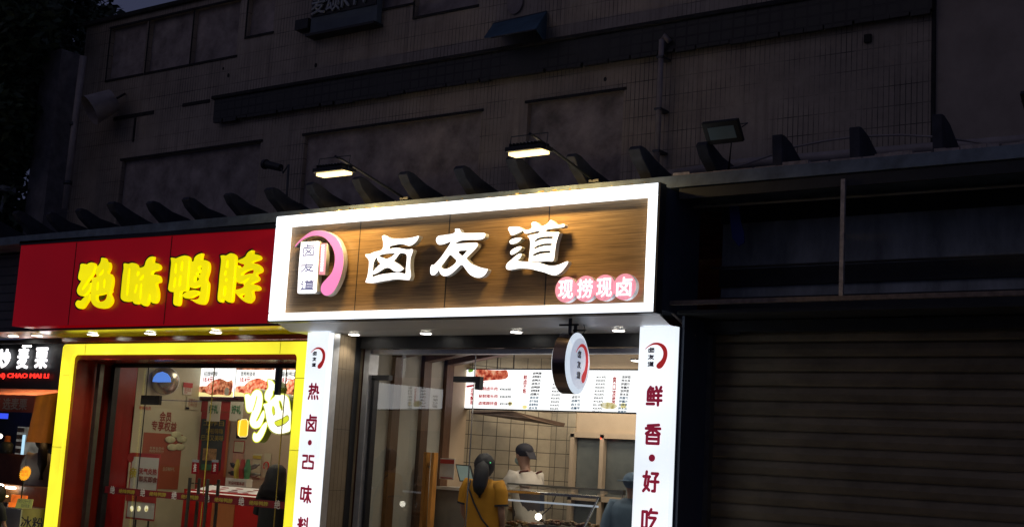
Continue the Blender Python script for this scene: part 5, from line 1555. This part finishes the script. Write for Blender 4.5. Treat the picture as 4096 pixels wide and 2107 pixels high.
# dome mirror
cm = thing('dome_mirror', 'round convex mirror with a painted blue reflection, high on the cream wall', 'mirror', (-13.6, 11.35, 2.3))
c = at(D(800, 300), 11.35)
mn = Vector((.55, -.8, -.25)).normalized()
up_ = Vector((0, 0, 1)); ra = mn.cross(up_).normalized(); rb = mn.cross(ra).normalized()
mbm = MB(); ring = 12; sg = 32
vs = []
for i in range(ring + 1):
    ph = R(52) * i / ring
    for k_ in range(sg):
        t_ = 2 * math.pi * k_ / sg
        rr0 = .235
        vs.append(c + mn * rr0 * (math.cos(ph) - math.cos(R(52))) + (ra * math.cos(t_) + rb * math.sin(t_)) * rr0 * math.sin(ph))
mbm.add(vs, [(i * sg + k_, i * sg + (k_ + 1) % sg, (i + 1) * sg + (k_ + 1) % sg, (i + 1) * sg + k_) for i in range(ring) for k_ in range(sg)])
mbm.build('mirror_dome', pm('milky_mirror', (.55, .52, .48), .22, .75, .05, 2, 0), cm, smooth=True)
MB().tube([c - mn * .0, c - mn * .02], [.192, .192], 32).build('rim', 'trim', cm)
vs2 = [c + mn * (.235 * (math.cos(R(18)) - math.cos(R(52))) + .012) + Vector((0, 0, 0))]
MB().prism([c + mn * .096 + ra * a_ * .155 + rb * b_ * -.155 for a_, b_ in ((-.75, .05), (-.7, .4), (-.45, .72), (0, .88), (.45, .72), (.7, .4), (.8, .0), (.3, -.02))], mn * .012).build('painted_reflection', em('painted_blue_sheen', (.12, .3, .95), .75, (.1, .2, .5)), cm)  # blue reflection put on the dome as a glowing plate
MB().tube([c - mn * .02, (-13.89, c.y + .12, c.z - .1)], .012, 8).build('bracket', 'trim', cm)

# posters, shelf and counter at the back
bp2 = thing('promo_banner', 'tall red promotional banner with dark picture and green-yellow lettering', 'banner', (-13.2, 12.1, .9))
Y3 = 12.13
fpanel('red_cloth', P4(255, 760), P3(1010, 640), 'poster_r', bp2, 0, Y3)
fpanel('pale_stripe', P3(470, 800), P3(970, 835), 'poster_br', bp2, .006, Y3)
fpanel('dark_picture', P3(440, 1310), P3(900, 960), 'poster_dark', bp2, .008, Y3)
fpanel('dark_picture_lower', P4(370, 440), P4(730, 0), 'poster_dark', bp2, .007, Y3)
ftext('工作日', P3(500, 1060), P3(870, 985), 'goldtext', bp2, .016, .0, Y3)
ftext('来啦嗨嗨', P3(540, 1200), P3(850, 1120), 'goldtext', bp2, .016, .0, Y3)
ftext('巴适又美味', P3(460, 1320), P3(860, 1240), 'goldtext', bp2, .016, .0, Y3)
fpanel('food_print', P4(420, 300), P4(640, 130), pm('printed_food', (.45, .28, .13), .6, 0, .6, 14, 0), bp2, .013, Y3)
fpanel('green_print', P4(400, 450), P4(560, 370), 'rack', bp2, .013, Y3)
fpanel('orange_side', P4(740, 555), P4(850, -330), 'orange_panel', bp2, .010, Y3)
for k, (p0, p1, lb) in enumerate(((P3(560, 985), P3(820, 640), 'pale sheet with green lettering, left of two under the menu boxes'), (P3(960, 980), P3(1220, 645), 'pale sheet with green lettering, right of two under the menu boxes'))):
    t = thing('paper_sheet', lb, 'notice', (at(p0, 11.98).x, 11.98, 1.8), 'pale sheets with green lettering')
    fpanel('sheet', p0, p1, 'poster_w', t, 0, 11.98)
    ftext('好礼', (p0[0] + 8, p1[1] + 46), (p0[0] + 48, p1[1] + 14), 'rack', t, .01, .03, 11.98)
ln = thing('neon_lantern_sign', 'small amber glowing lantern-shaped sign beside the big glowing character', 'neon sign', (at(P3(1205, 1100), 11.6).x, 11.6, 1.8))
fpanel('backboard', P3(1080, 1290), P3(1300, 960), 'black', ln, -.02, 11.6)
blob('amber_panel', [(1130, 1010), (1160, 970), (1280, 970), (1300, 1010), (1285, 1210), (1260, 1250), (1160, 1250), (1125, 1210)], 11.59, 'lantern', ln, P3, .02)
a_ = [at(P3(*p), 11.565) for p in ((1150, 985), (1180, 955), (1265, 955), (1292, 1000), (1280, 1230), (1255, 1262), (1150, 1262), (1122, 1225), (1150, 985))]
MB().tube(a_, .004, 6).build('neon_outline', em('cream_neon', (1, .85, .4), 1.2), ln)
for k, (p0, p1, m_, lb) in enumerate(((P4(890, 185), P4(1070, 12), 'poster_r', 'white certificate in a thin red frame on the back wall'),
                                  (P4(1170, 560), P4(1330, 210), 'poster_y', 'pale wall chart right of the certificate'),
                                  (P4(1340, 560), P4(1470, 200), 'poster_y', 'pale wall chart with a round red emblem'),
                                  (P4(860, 560), P4(1060, 200), 'food3', 'faded pink picture under the certificate'))):
    t = thing('framed_sheet', lb, 'poster', (at(p0, 12.14).x, 12.14, at(p0, 12.14).z))
    fpanel('frame', p0, p1, m_ if k != 3 else pm('faded_pink', (.5, .3, .22), .7, 0, .3, 8, 0), t, 0, 12.14)
    if k == 0:
        fpanel('sheet', (p0[0] + 3, p0[1] - 3), (p1[0] - 3, p1[1] + 3), 'beige2', t, .006, 12.14)
    if k == 2:
        c = at(P4(1392, 388), 12.12); MB().tube([(c.x + .045 * math.cos(v), 12.12, c.z + .05 * math.sin(v)) for v in [i * .5 - 1 for i in range(11)]], .008, 6).build('emblem', 'bright_red', t)
    if k == 1:
        fpanel('yellow_strip', P4(1190, 275), P4(1320, 235), 'goldtext', t, .006, 12.14)
ct = thing('shop_counter', 'red counter with a lit white price list lying on top', 'counter', (-12.4, 11.6, .12))
cz = at(P4(900, 760), 11.5).z
MB().box(-13.3, -10.6, 11.45, 11.95, .12, cz - .03).build('base', 'bright_red', ct)
MB().box(-12.75, -12.35, 11.44, 11.449, .12, cz - .1).build('orange_front', 'orange_panel', ct)
MB().add([(-13.2, 11.4, cz - .06), (-11.2, 11.4, cz - .06), (-11.2, 11.8, cz + .03), (-13.2, 11.8, cz + .03)], [(0, 1, 2, 3)]).build('price_list', em('pale_price_list', (.8, .72, .62), .35, (.6, .55, .5)), ct)
mbp = MB(); random.seed(2)
for i in range(6):
    for j in range(4):
        x = -12.9 + i * .28 + random.uniform(-.02, .02); u_ = .12 + j * .2
        mbp.add([(x, 11.4 + .4 * u_, cz - .056 + .09 * u_), (x + random.uniform(.08, .2), 11.4 + .4 * u_, cz - .056 + .09 * u_), (x + random.uniform(.08, .2), 11.4 + .4 * (u_ + .1), cz - .056 + .09 * (u_ + .1)), (x, 11.4 + .4 * (u_ + .1), cz - .056 + .09 * (u_ + .1))], [(0, 1, 2, 3)])
mbp.build('price_list_print', ['poster_r'], ct)
# striped bag on the counter and bottles
t = thing('snack_display', 'upright snack packet display in yellow, red and green stripes on a white base', 'display', (at(P4(1030, 600), 11.6).x, 11.6, cz))
for k, (a_, b_, m_) in enumerate(((910, 985, 'goldtext'), (985, 1075, 'poster_r'), (1065, 1150, 'rack'))):
    c0, c1 = at(P4(a_, 590), 11.6), at(P4(b_, 290), 11.6)
    MB().loft([(((c0.x + c1.x) / 2, 11.6, c0.z), (c1.x - c0.x) / 2, .03, 0), (((c0.x + c1.x) / 2, 11.6, (c0.z + c1.z) / 2), (c1.x - c0.x) / 2 * 1.05, .05, 0), (((c0.x + c1.x) / 2, 11.6, c1.z), (c1.x - c0.x) / 2 * .8, .012, 0)], 16).build('packet', m_, t)
c0, c1 = at(P4(820, 690), 11.58), at(P4(1150, 595), 11.58)
MB().box(c0.x, c1.x, 11.52, 11.62, c0.z, c1.z).build('base_card', 'poster_w', t)
text('base_lettering', '欢迎光临本店', 'browntext', t, c0.x + .06, c1.x - .03, c0.z + .02, c0.z + .06, 11.517, .02)
for k, (p0, p1, lb) in enumerate(((P4(1150, 420), P4(1285, 370), 'grey bottle lying tilted, upper right of the packets'), (P4(1150, 530), P4(1305, 522), 'grey bottle lying flat, lower right of the packets'), (P4(915, 400), P4(850, 350), 'dark bottle tilted to the upper left of the packets'), (P4(920, 505), P4(825, 490), 'dark bottle lying to the lower left of the packets'))):
    a_, b_ = at(p0, 11.9), at(p1, 11.9)
    d = b_ - a_
    tag(MB().tube([a_, a_ + d * .6, a_ + d * .75, b_], [.03, .03, .014, .014], 12).build('bottle', 'steel_dark' if k < 2 else 'black', smooth=True), lb, 'bottle', 'bottles hanging behind the snack packets')

# glowing hanging character sign
gs = thing('glowing_sign', 'big glowing cream character with lime sides hung inside the shop window', 'lit sign', (-11.05, 10.78, 1.7))
JG = [[(80, 375), (100, 350), (160, 345), (198, 382), (240, 310), (300, 265), (350, 265), (400, 310), (425, 400), (425, 500), (400, 640), (350, 760), (302, 858), (340, 840), (400, 720), (440, 660), (458, 680), (460, 780), (420, 900), (370, 980), (290, 1010), (220, 980), (180, 900), (185, 820), (218, 700), (190, 705), (140, 700), (105, 620), (95, 500)],
      [(310, 400), (320, 410), (290, 540), (250, 660), (238, 660), (270, 560), (300, 450)],
      [(490, 880), (512, 920), (490, 1020), (430, 1160), (360, 1250), (290, 1265), (240, 1210), (240, 1120), (270, 1075), (310, 1100), (360, 1040), (430, 930)],
      [(525, 75), (600, 90), (660, 165), (682, 120), (740, 170), (770, 260), (747, 345), (830, 355), (900, 400), (935, 500), (950, 640), (960, 700), (950, 900), (940, 1050), (850, 1095), (740, 1115), (640, 1090), (560, 1020), (510, 900), (480, 740), (455, 620), (430, 560), (460, 530), (517, 513), (470, 460), (460, 370), (490, 290), (530, 220), (520, 130)],
      [(625, 290), (660, 340), (655, 390), (610, 430), (575, 465), (590, 420), (620, 370)],
      [(610, 590), (640, 600), (660, 700), (650, 745), (615, 740), (595, 650)],
      [(745, 485), (770, 500), (800, 600), (795, 655), (765, 640), (735, 500)],
      [(645, 880), (780, 820), (890, 755), (925, 830), (850, 910), (740, 960), (680, 950)]]
for lp in (JG,):
    f_ = glyph('lit_face', lp, g6, 10.76, .012, 'white_glow', gs, n=3, grow=-.007)
    glyph('glow_rim', lp, g6, 10.765, .006, 'lime_rim', gs, n=2, grow=.006)
    glyph('letter_return', [lp[0], lp[2], lp[3]], g6, 10.774, .1, 'lime_side', gs, n=2, grow=.006)
MB().tube([(-11.2, 10.85, 2.22), (-11.2, 10.85, 2.8)], .006, 6).tube([(-10.9, 10.85, 2.25), (-10.9, 10.85, 2.8)], .006, 6).build('hanger', 'black', gs)

# customer in dark clothes
dp_ = at(P4(1520, 560), 11.15)
aL = ((-.09, .05, -.26), (-.02, .25, -.36)); aR = ((.09, .05, -.26), (.02, .25, -.36))
t, P_, k, bd = person('person with long loose black hair and black clothes at the red counter', (dp_.x + .03, 11.15, .12), 1.38, R(15), aL, aR, (0, .02), .2)
shirt(t, P_, k, 'black_cloth', aL, aR, (0, .02), R(15), .2, .25, .17, .55, None, 1.0, 'dress')
hr = MB().loft([(P_(0, -.02, 1.22 * k), .2, .13, R(15)), (P_(0, -.03, 1.34 * k), .17, .13, R(15)), (P_(0, -.02, 1.45 * k), .125, .125, R(15)), (P_(0, -.01, 1.55 * k), .115, .125, R(15)), (P_(0, 0, 1.62 * k), .1, .11, R(15)), (P_(0, 0, 1.665 * k), .06, .07, R(15)), (P_(0, 0, 1.68 * k), .015, .02, R(15))], 24)
hr.build('hair', 'hair', t, smooth=True)
MB().loft([(P_(0, 0, .1 * k), .24, .2, 0), (P_(0, 0, .62 * k), .23, .18, 0)], 20).build('skirt', 'black_cloth', t, smooth=True)

# ------------------------------------------------------------------ far-left snack stall
sf = thing('snack_stall_facade', 'dark front of the snack stall with grey siding at the far left', 'shopfront', (-15.8, 10.6, .12))
MB().box(-19, -14.6, 10.0, 10.5, 2.965, 4.0).build('siding', 'siding', sf)
mb = MB()
for k in range(9):
    mb.box(-19, -14.6, 9.992, 10.0, 3.03 + k * .115, 3.04 + k * .115)
mb.build('siding_joint', 'black', sf)
MB().box(-19, -14.3, 10.62, 10.7, 2.28, 2.96).build('sign_board', 'black', sf)
MB().box(-15.9, -14.3, 10.55, 10.62, 2.9, 2.95).build('light_rail', 'alu', sf)
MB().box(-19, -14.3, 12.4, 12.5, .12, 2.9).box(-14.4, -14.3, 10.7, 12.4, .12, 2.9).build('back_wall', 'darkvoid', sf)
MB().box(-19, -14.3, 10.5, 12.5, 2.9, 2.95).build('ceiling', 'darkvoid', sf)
MB().box(-19, -14.4, 10.7, 12.4, .09, .121).build('floor', 'floor_in', sf)
SYL = 10.6
for ch, a_, b_ in (('炒', (-12, 278), (78, 160)), ('麦', (118, 282), (198, 150)), ('栗', (235, 280), (322, 150))):
    x0, x1, z0, z1 = rect_at(S(*a_), S(*b_), SYL)
    text('lit_character', ch, 'white_letter', sf, x0, x1, z0, z1, SYL - .004, .028, .02)
x0, x1, z0, z1 = rect_at(S(-60, 352), S(325, 318), SYL)
text('red_lettering', '(QIAN) CHAO MAI LI', 'red_em', sf, x0 - .15, x1, z0, z1, SYL - .004, .02, .01)
x0, x1, z0, z1 = rect_at(S(190, 148), S(242, 138), 10.5)
MB().box(x0, x1, 10.4, 10.42, z0, z1).build('strip_lamp', 'down', sf)

aw = thing('stall_awning', 'orange canvas awning with a lettered valance and hanging side curtain', 'awning', (-15, 10.1, 1.6))
f1 = at(S(240, 465), 9.9); f0 = Vector((-18.5, 9.9, f1.z)); b1 = at(S(335, 425), 10.4)
b1 = Vector((-14.33, 10.45, 2.28)); b0 = Vector((-18.5, 10.45, 2.28))
MB().prism([f0, f1, b1, b0], (0, 0, .01)).build('canopy_sheet', 'orange_aw', aw)
v1 = at(S(240, 575), 9.9)
MB().prism([(f0.x, 9.895, f1.z), (f1.x, 9.895, f1.z), (f1.x - .02, 9.895, v1.z), (f0.x, 9.895, v1.z)], (0, -.006, 0)).build('valance', 'rust_aw', aw)
x0, x1, z0, z1 = rect_at(S(-60, 548), S(188, 482), 9.9)
text('valance_lettering', '炒栗 选麦栗', pm('dull_pale_print', (.32, .26, .2), .7, 0, .1, 5, 0), aw, x0 - .12, x1, z0, z1, 9.885, .02)
cb = at(S(170, 765), 9.9)
n_ = 14
vs = []; 
for i in range(n_ + 1):
    u_ = i / n_
    top = f1.lerp(b1, u_); bot = Vector((cb.x + .12 * u_ + .02 * math.sin(i * 1.7), 9.9 + .52 * u_, cb.z))
    top = top + Vector((.012 * math.sin(i * 1.7), 0, -.002))
    vs += [top, bot]
MB().add(vs, [(2 * i, 2 * i + 2, 2 * i + 3, 2 * i + 1) for i in range(n_)]).build('side_curtain', pm('brown_orange_curtain', (.3, .09, .02), .8, 0, .3, 3, .3), aw, smooth=True)

area('stall_light', (-15.4, 10.9, 2.2), .8, .3, 5, (1, .55, .2), (0, 0, 0))
# stall counter, goods
stc = thing('stall_counter', 'dim stall counter with an orange lit edge and a white cloth front', 'counter', (-15.2, 10.1, .12))
zt1 = at(L(250, 545), 10.4).z; zt2 = at(L(300, 900), 10.0).z; zt3 = at(L(300, 1130), 9.85).z
MB().box(-17.5, -14.35, 9.86, 10.35, .12, zt3).build('base', 'counter_panel', stc)
MB().box(-17.5, -14.33, 9.84, 9.86, .12, zt3 - .01).build('cloth_front', pm('grey_white_cloth', (.35, .37, .38), .8, 0, .15, 4, .2), stc)
x0, x1, z0, z1 = rect_at(L(225, 1330), L(480, 1225), 9.84)
text('cloth_lettering', '冰粉', pm('navy_brush_print', (.02, .03, .12), .6), stc, x0, x1, z0, z1, 9.835, .01)
MB().box(-17.5, -14.35, 10.36, 10.6, .12, zt2).build('raised_shelf', pm('dim_orange_shelf', (.2, .08, .02), .5), stc)
MB().box(-17.5, -14.45, 10.9, 11.0, zt1 - .03, zt1 + .0).box(-17.5, -14.45, 10.95, 11.0, .12, zt1 - .03).build('rear_shelf', pm('dark_orange_ledge', (.22, .07, .02), .5), stc)
for k, (p0, p1, lb) in enumerate(((L(68, 905), L(165, 885), 'short white strip lamp on the stall counter, left of the price star'), (L(-20, 875), L(32, 858), 'white strip lamp at the left edge of the photo on the stall'))):
    x0, x1, z0, z1 = rect_at(p0, p1, 10.3)
    tag(MB().tube([(x0, 10.3, (z0 + z1) / 2), (x1, 10.3, (z0 + z1) / 2)], .014, 10).build('strip_lamp', 'down'), lb, 'lamp')
x0, x1, z0, z1 = rect_at(L(-30, 1110), L(150, 980), 9.95)
t = thing('warming_tray', 'orange glowing warming tray at the lower left corner', 'tray', ((x0 + x1) / 2, 9.95, z0))
MB().box(x0, x1, 9.9, 10.15, z0, z0 + .02).box(x0, x1, 10.13, 10.15, z0, z1).box(x1 - .015, x1, 9.9, 10.13, z0, z1 * .5 + z0 * .5).build('tray_body', em('orange_hot_metal', (1, .18, .02), .55, (.5, .12, .02), .5, 12), t)
MB().box(x1 - .12, x1 - .03, 9.89, 9.9, z0 + .02, z0 + .08).build('tray_window', 'black', t)
MB().ball((x0 + .1, 10.0, z1 - .02), .025, .02, .012, 12, 8).build('tray_lamp', 'lens_warm', t)
# star price sign
c = at(L(272, 740), 9.95)
t = thing('price_star', 'spiky orange star-shaped price sign on a black clip stand', 'price sign', (c.x, 9.95, zt3))
pts = []
for i in range(40):
    a_ = 2 * math.pi * i / 40
    rr0 = .122 if i % 2 else .096
    x_, z_ = rr0 * 1.02 * math.cos(a_), rr0 * .72 * math.sin(a_)
    pts.append((c.x + x_ * math.cos(.35) - z_ * math.sin(.35), 9.95, c.z + x_ * math.sin(.35) + z_ * math.cos(.35)))
MB().prism(pts, (0, .004, 0)).build('star_card', 'orange_em', t)
text('star_lettering', '糖炒栗子\n18元一斤', em('dark_orange_print', (.6, .1, .0), .5), t, c.x - .07, c.x + .075, c.z - .035, c.z + .04, 9.945, .0)
MB().box(c.x - .035, c.x - .02, 9.95, 9.96, zt3, c.z - .05).box(c.x - .05, c.x, 9.93, 9.98, zt3, zt3 + .02).build('clip_stand', 'black', t)
q = [at(L(*p), 9.86) for p in ((195, 1010), (360, 1022), (340, 1120), (160, 1118))]
t = thing('price_card', 'small yellow-green price card standing at the edge of the stall counter', 'price card', (q[3].x, 9.86, q[3].z))
MB().prism(q, (0, .008, 0)).build('card', em('dim_yellow_card', (.5, .5, .12), .25, (.4, .4, .12)), t)
x0, x1, z0, z1 = rect_at(L(195, 1060), L(335, 1025), 9.85)
text('card_lettering', '特价12元一斤', 'inktext', t, x0, x1, z0, z1, 9.852, .0)
x0, x1, z0, z1 = rect_at(L(225, 1105), L(320, 1078), 9.85)
text('card_lettering', '现炒现卖', 'inktext', t, x0, x1, z0, z1, 9.852, .0)
# things seen behind the stall: lit shelves and a blue sign
zz = at(L(20, 115), 12.0)
tag(MB().box(zz.x - .35, zz.x + .12, 12.0, 12.03, zz.z - .04, zz.z + .04).build('blue_lit_sign', 'blue_em'), 'small blue lit sign under the awning at the left edge', 'sign')
t = thing('lit_fridge', 'bright glass-fronted drinks cooler glimpsed under the awning', 'cooler', (at(L(220, 530), 12.1).x, 12.1, .3))
x0, x1, z0, z1 = rect_at(L(160, 530), L(285, 235), 12.1)
MB().box(x0, x1, 12.1, 12.35, z0, z1).build('cabinet', em('cool_white_cabinet', (.62, .6, .52), .16, (.5, .5, .5), .5, 9), t)
random.seed(12)
mb = MB()
for i in range(5):
    for j in range(4):
        mb.box(x0 + .03 + i * (x1 - x0 - .05) / 5, x0 + .03 + (i + .6) * (x1 - x0 - .05) / 5, 12.08, 12.099, z0 + .02 + j * (z1 - z0) / 4, z0 + .02 + (j + .65) * (z1 - z0) / 4)
mb.build('shelf_goods', pm('mixed_packets', (.25, .16, .12), .5, 0, .8, 25, 0), t)
MB().box(x1 - .02, x1 + .01, 12.07, 12.1, z0, z1 - .12).build('door_edge_light', em('cyan_edge', (.5, .8, 1), 1.0), t)
c = at(L(2, 335), 11.6)
tag(MB().ball(c, .035, .035, .035, 14, 10).build('globe_lamp', em('warm_globe', (1, .9, .7), 4), smooth=True), 'small warm globe lamp at the left edge under the awning', 'lamp')
c0 = at(L(75, 370), 11.0)
t = thing('orange_bottle', 'dark jar with an orange cap on the stall shelf', 'jar', (c0.x, 10.93, zt1))
c1 = at(L(75, 420), 10.93); c2 = at(L(75, 330), 10.93)
MB().loft([((c1.x, 10.93, zt1), .1, .08, 0), ((c1.x, 10.93, c1.z), .1, .08, 0), ((c1.x, 10.93, c1.z + .03), .05, .05, 0)], 16).build('jar_body', 'poster_dark', t, smooth=True)
MB().loft([((c1.x, 10.93, c1.z + .03), .045, .045, 0), ((c1.x, 10.93, c2.z), .04, .04, 0)], 16).build('jar_cap', pm('orange_cap', (.6, .18, .03), .5), t)
# stall worker
sp_ = at(L(440, 600), 10.75)
aL = ((-.1, .06, -.25), (-.1, .3, -.3)); aR = ((.08, .05, -.26), (.02, .25, -.36))
t, P_, k, bd = person('person in a white top with dark tied hair behind the snack stall', (sp_.x + .02, 10.75, .12), 1.6, R(35), aL, aR, (0, .05), .19)
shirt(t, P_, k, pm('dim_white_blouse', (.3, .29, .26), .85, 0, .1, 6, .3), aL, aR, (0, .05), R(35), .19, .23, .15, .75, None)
MB().ball(P_(0, .05, 1.56 * k), .105, .125, .12, 24, 16, nz=.05).build('hair', 'hair', t, smooth=True)
MB().tube([P_(.02, -.05, 1.52 * k), P_(.05, -.12, 1.42 * k), P_(.07, -.15, 1.25 * k), P_(.07, -.14, 1.05 * k)], [.05, .06, .06, .03], 14).build('ponytail', 'hair', t, smooth=True)
c = at(L(60, 1240), 9.7)
t, P_, k, bd = person('person with dark hair before the stall, cut off at the lower left corner', (c.x - .12, 9.62, .12), .9, R(0), aL, aR, (0, .0), .19)
shirt(t, P_, k, 'black_cloth', aL, aR, (0, 0), 0, .19, .23, .15, .6, None)
MB().ball(P_(0, 0, 1.56 * k), .1, .115, .12, 24, 16, nz=.05).build('hair', 'hair', t, smooth=True)

# ------------------------------------------------------------------ unlit unit at the right
ru = thing('closed_shopfront', 'closed unlit shop unit with an empty sign frame above a roller shutter', 'shopfront', (-3, 10.2, .12))
bar = at(C24(1285, 1050), 9.6).z
MB().box(-5.47, 3, 9.56, 9.6, bar - .02, bar + .015).build('lower_rail', 'rustbar', ru)
MB().box(-5.34, 3, 9.6, 9.63, 3.93, 4.02).build('upper_rail', 'darkvoid', ru)
px_ = at(C24(1295, 700), 9.62).x
MB().box(px_ - .016, px_ + .016, 9.57, 9.6, bar + .016, 3.98).build('upright_post', pm('pale_rusty_post', (.45, .41, .38), .6, .2, .4, 16, .3), ru)
MB().box(-5.33, 3, 10.4, 10.45, 3.0, 4.02).build('back_board', 'greyback', ru)
MB().box(-5.33, 3, 10.36, 10.395, 3.86, 4.02).box(-5.33, 3, 10.36, 10.395, 3.3, 3.45).box(-5.33, 3, 10.34, 10.395, 3.05, 3.2).box(-5.33, 3, 9.63, 10.3, 2.97, 3.0).build('inner_rail', 'darkvoid', ru)
MB().tube([(-5.33, 10.2, 3.44), (3, 10.2, 3.42)], .012, 6).tube([(-5.3, 9.8, 3.9), (3, 9.9, 3.86)], .015, 6).build('inner_pipe', 'steel_dark', ru)
q = [at(C24(*p), 9.95) for p in ((685, 560), (735, 562), (745, 640), (762, 700), (765, 755), (735, 775), (700, 730), (690, 650))]
tag(MB().prism(q, (0, .01, 0)).build('blue_tarpaulin', 'bluecloth'), 'narrow strip of blue tarpaulin hanging inside the empty sign frame', 'tarpaulin')
random.seed(6)
mb = MB()
for k in range(14):
    p = at(C24(random.uniform(650, 930), random.uniform(462, 486)), 9.8)
    mb.add([p, p + Vector((random.uniform(.02, .07), .02, random.uniform(-.01, .01))), p + Vector((.03, 0, random.uniform(.003, .012)))], [(0, 1, 2)])
tag(mb.build('plastic_scraps', 'whitetext'), 'torn pale plastic scraps caught under the canopy edge', 'scraps', kind='stuff')
MB().box(-5.32, -5.295, 9.7, 10.25, .12, 2.96).build('side_wall', 'navywall', ru)
# sloping brace under the lower rail
MB().tube([(-5.42, 9.58, bar - .02), (-5.3, 9.9, 2.82)], .012, 6).build('brace', 'rustbar', ru)
rs2 = thing('roller_shutter', 'closed olive-grey steel roller shutter of the unlit shop', 'shutter', (-2.5, 10.2, .12))
# slat profile
vs = []; fs = []
zl = .12; prof = []
while zl < 2.93:
    prof += [(0, zl), (.004, zl + .004), (-.004, zl + .018), (-.012, zl + .06), (-.004, zl + .104), (.004, zl + .116), (.012, zl + .119)]
    zl += .1215
mb = MB()
n_ = len(prof)
V_ = [(-5.29, 10.2 + a_, b_) for a_, b_ in prof] + [(3, 10.2 + a_, b_) for a_, b_ in prof]
mb.add(V_, [(i, i + n_, i + n_ + 1, i + 1) for i in range(n_ - 1)]).build('slats', 'shutter', rs2)
MB().box(-5.294, -5.25, 10.12, 10.19, .12, 2.9).build('guide_rail', 'steel_dark', rs2)
MB().box(-5.3, 3, 10.05, 10.26, 2.87, 2.96).build('shutter_box', 'darkvoid', rs2)
MB().box(-5.28, -4.98, 10.08, 10.1, 2.85, 2.87).build('latch_bar', 'black', rs2)

# ------------------------------------------------------------------ tree
def tree(label, cx, cy, z0, ztop, rad, n, seed, ls=1.0):
    random.seed(seed)
    t = thing('tree', label, 'tree', (cx, cy, .12))
    tr = MB()
    tr.tube([(cx, cy, .12), (cx + .1, cy, 1.5), (cx - .05, cy + .1, 3.2), (cx, cy, z0 + .8)], [.2, .17, .14, .1], 12)
    clumps = []
    for k in range(34):
        a_ = random.uniform(0, 2 * math.pi); rr0 = rad * math.sqrt(random.random()); zz_ = random.uniform(z0, ztop)
        f = 1 - abs((zz_ - (z0 + ztop) / 2) / (ztop - z0)) * .9
        p = Vector((cx + rr0 * f * math.cos(a_), cy + rr0 * f * .8 * math.sin(a_), zz_))
        clumps.append((p, random.uniform(.35, .75)))
        if k % 3 == 0:
            tr.tube([(cx, cy, z0 + .3 + random.random()), Vector((cx, cy, zz_)).lerp(p, .5) + Vector((0, 0, -.2)), p], [.07, .04, .015], 6)
    tr.build('trunk', 'bark', t, smooth=True)
    vs, fs = [], []
    for i in range(n):
        c_, r0 = random.choice(clumps)
        d = Vector((random.gauss(0, 1), random.gauss(0, 1), random.gauss(0, .8)))
        d.normalize()
        p = c_ + d * r0 * random.random() ** .45
        s_ = random.uniform(.03, .07) * ls
        u_ = Vector((random.gauss(0, 1), random.gauss(0, 1), random.gauss(0, .6))).normalized()
        w2 = u_.cross(Vector((random.gauss(0, 1), random.gauss(0, 1), random.gauss(0, 1)))).normalized()
        b_ = len(vs)
        vs += [p - u_ * s_, p + w2 * s_ * .42, p + u_ * s_, p - w2 * s_ * .42]
        fs.append((b_, b_ + 1, b_ + 2, b_ + 3))
    m = MB(); m.v = [tuple(v) for v in vs]; m.f = fs; m.m = [0] * len(fs)
    me = bpy.data.meshes.new('crown'); me.from_pydata(m.v, [], m.f); me.update()
    finish('crown', me, 'leaf', t)
    return t


tc_ = at(W0(150, 500), 10.4)
tree('dark leafy tree rising in front of the left end of the tiled building', -17.1, 9.9, 4.6, 8.7, 1.9, 34000, 5, 1.5)
tree('darker tree further left behind the stall roof', -19.4, 11.8, 4.2, 9.8, 2.6, 28000, 8, 2.2)
tree('small leafy tree top standing above the pier of the building', -16.6, 10.4, 6.3, 8.6, .95, 14000, 13)
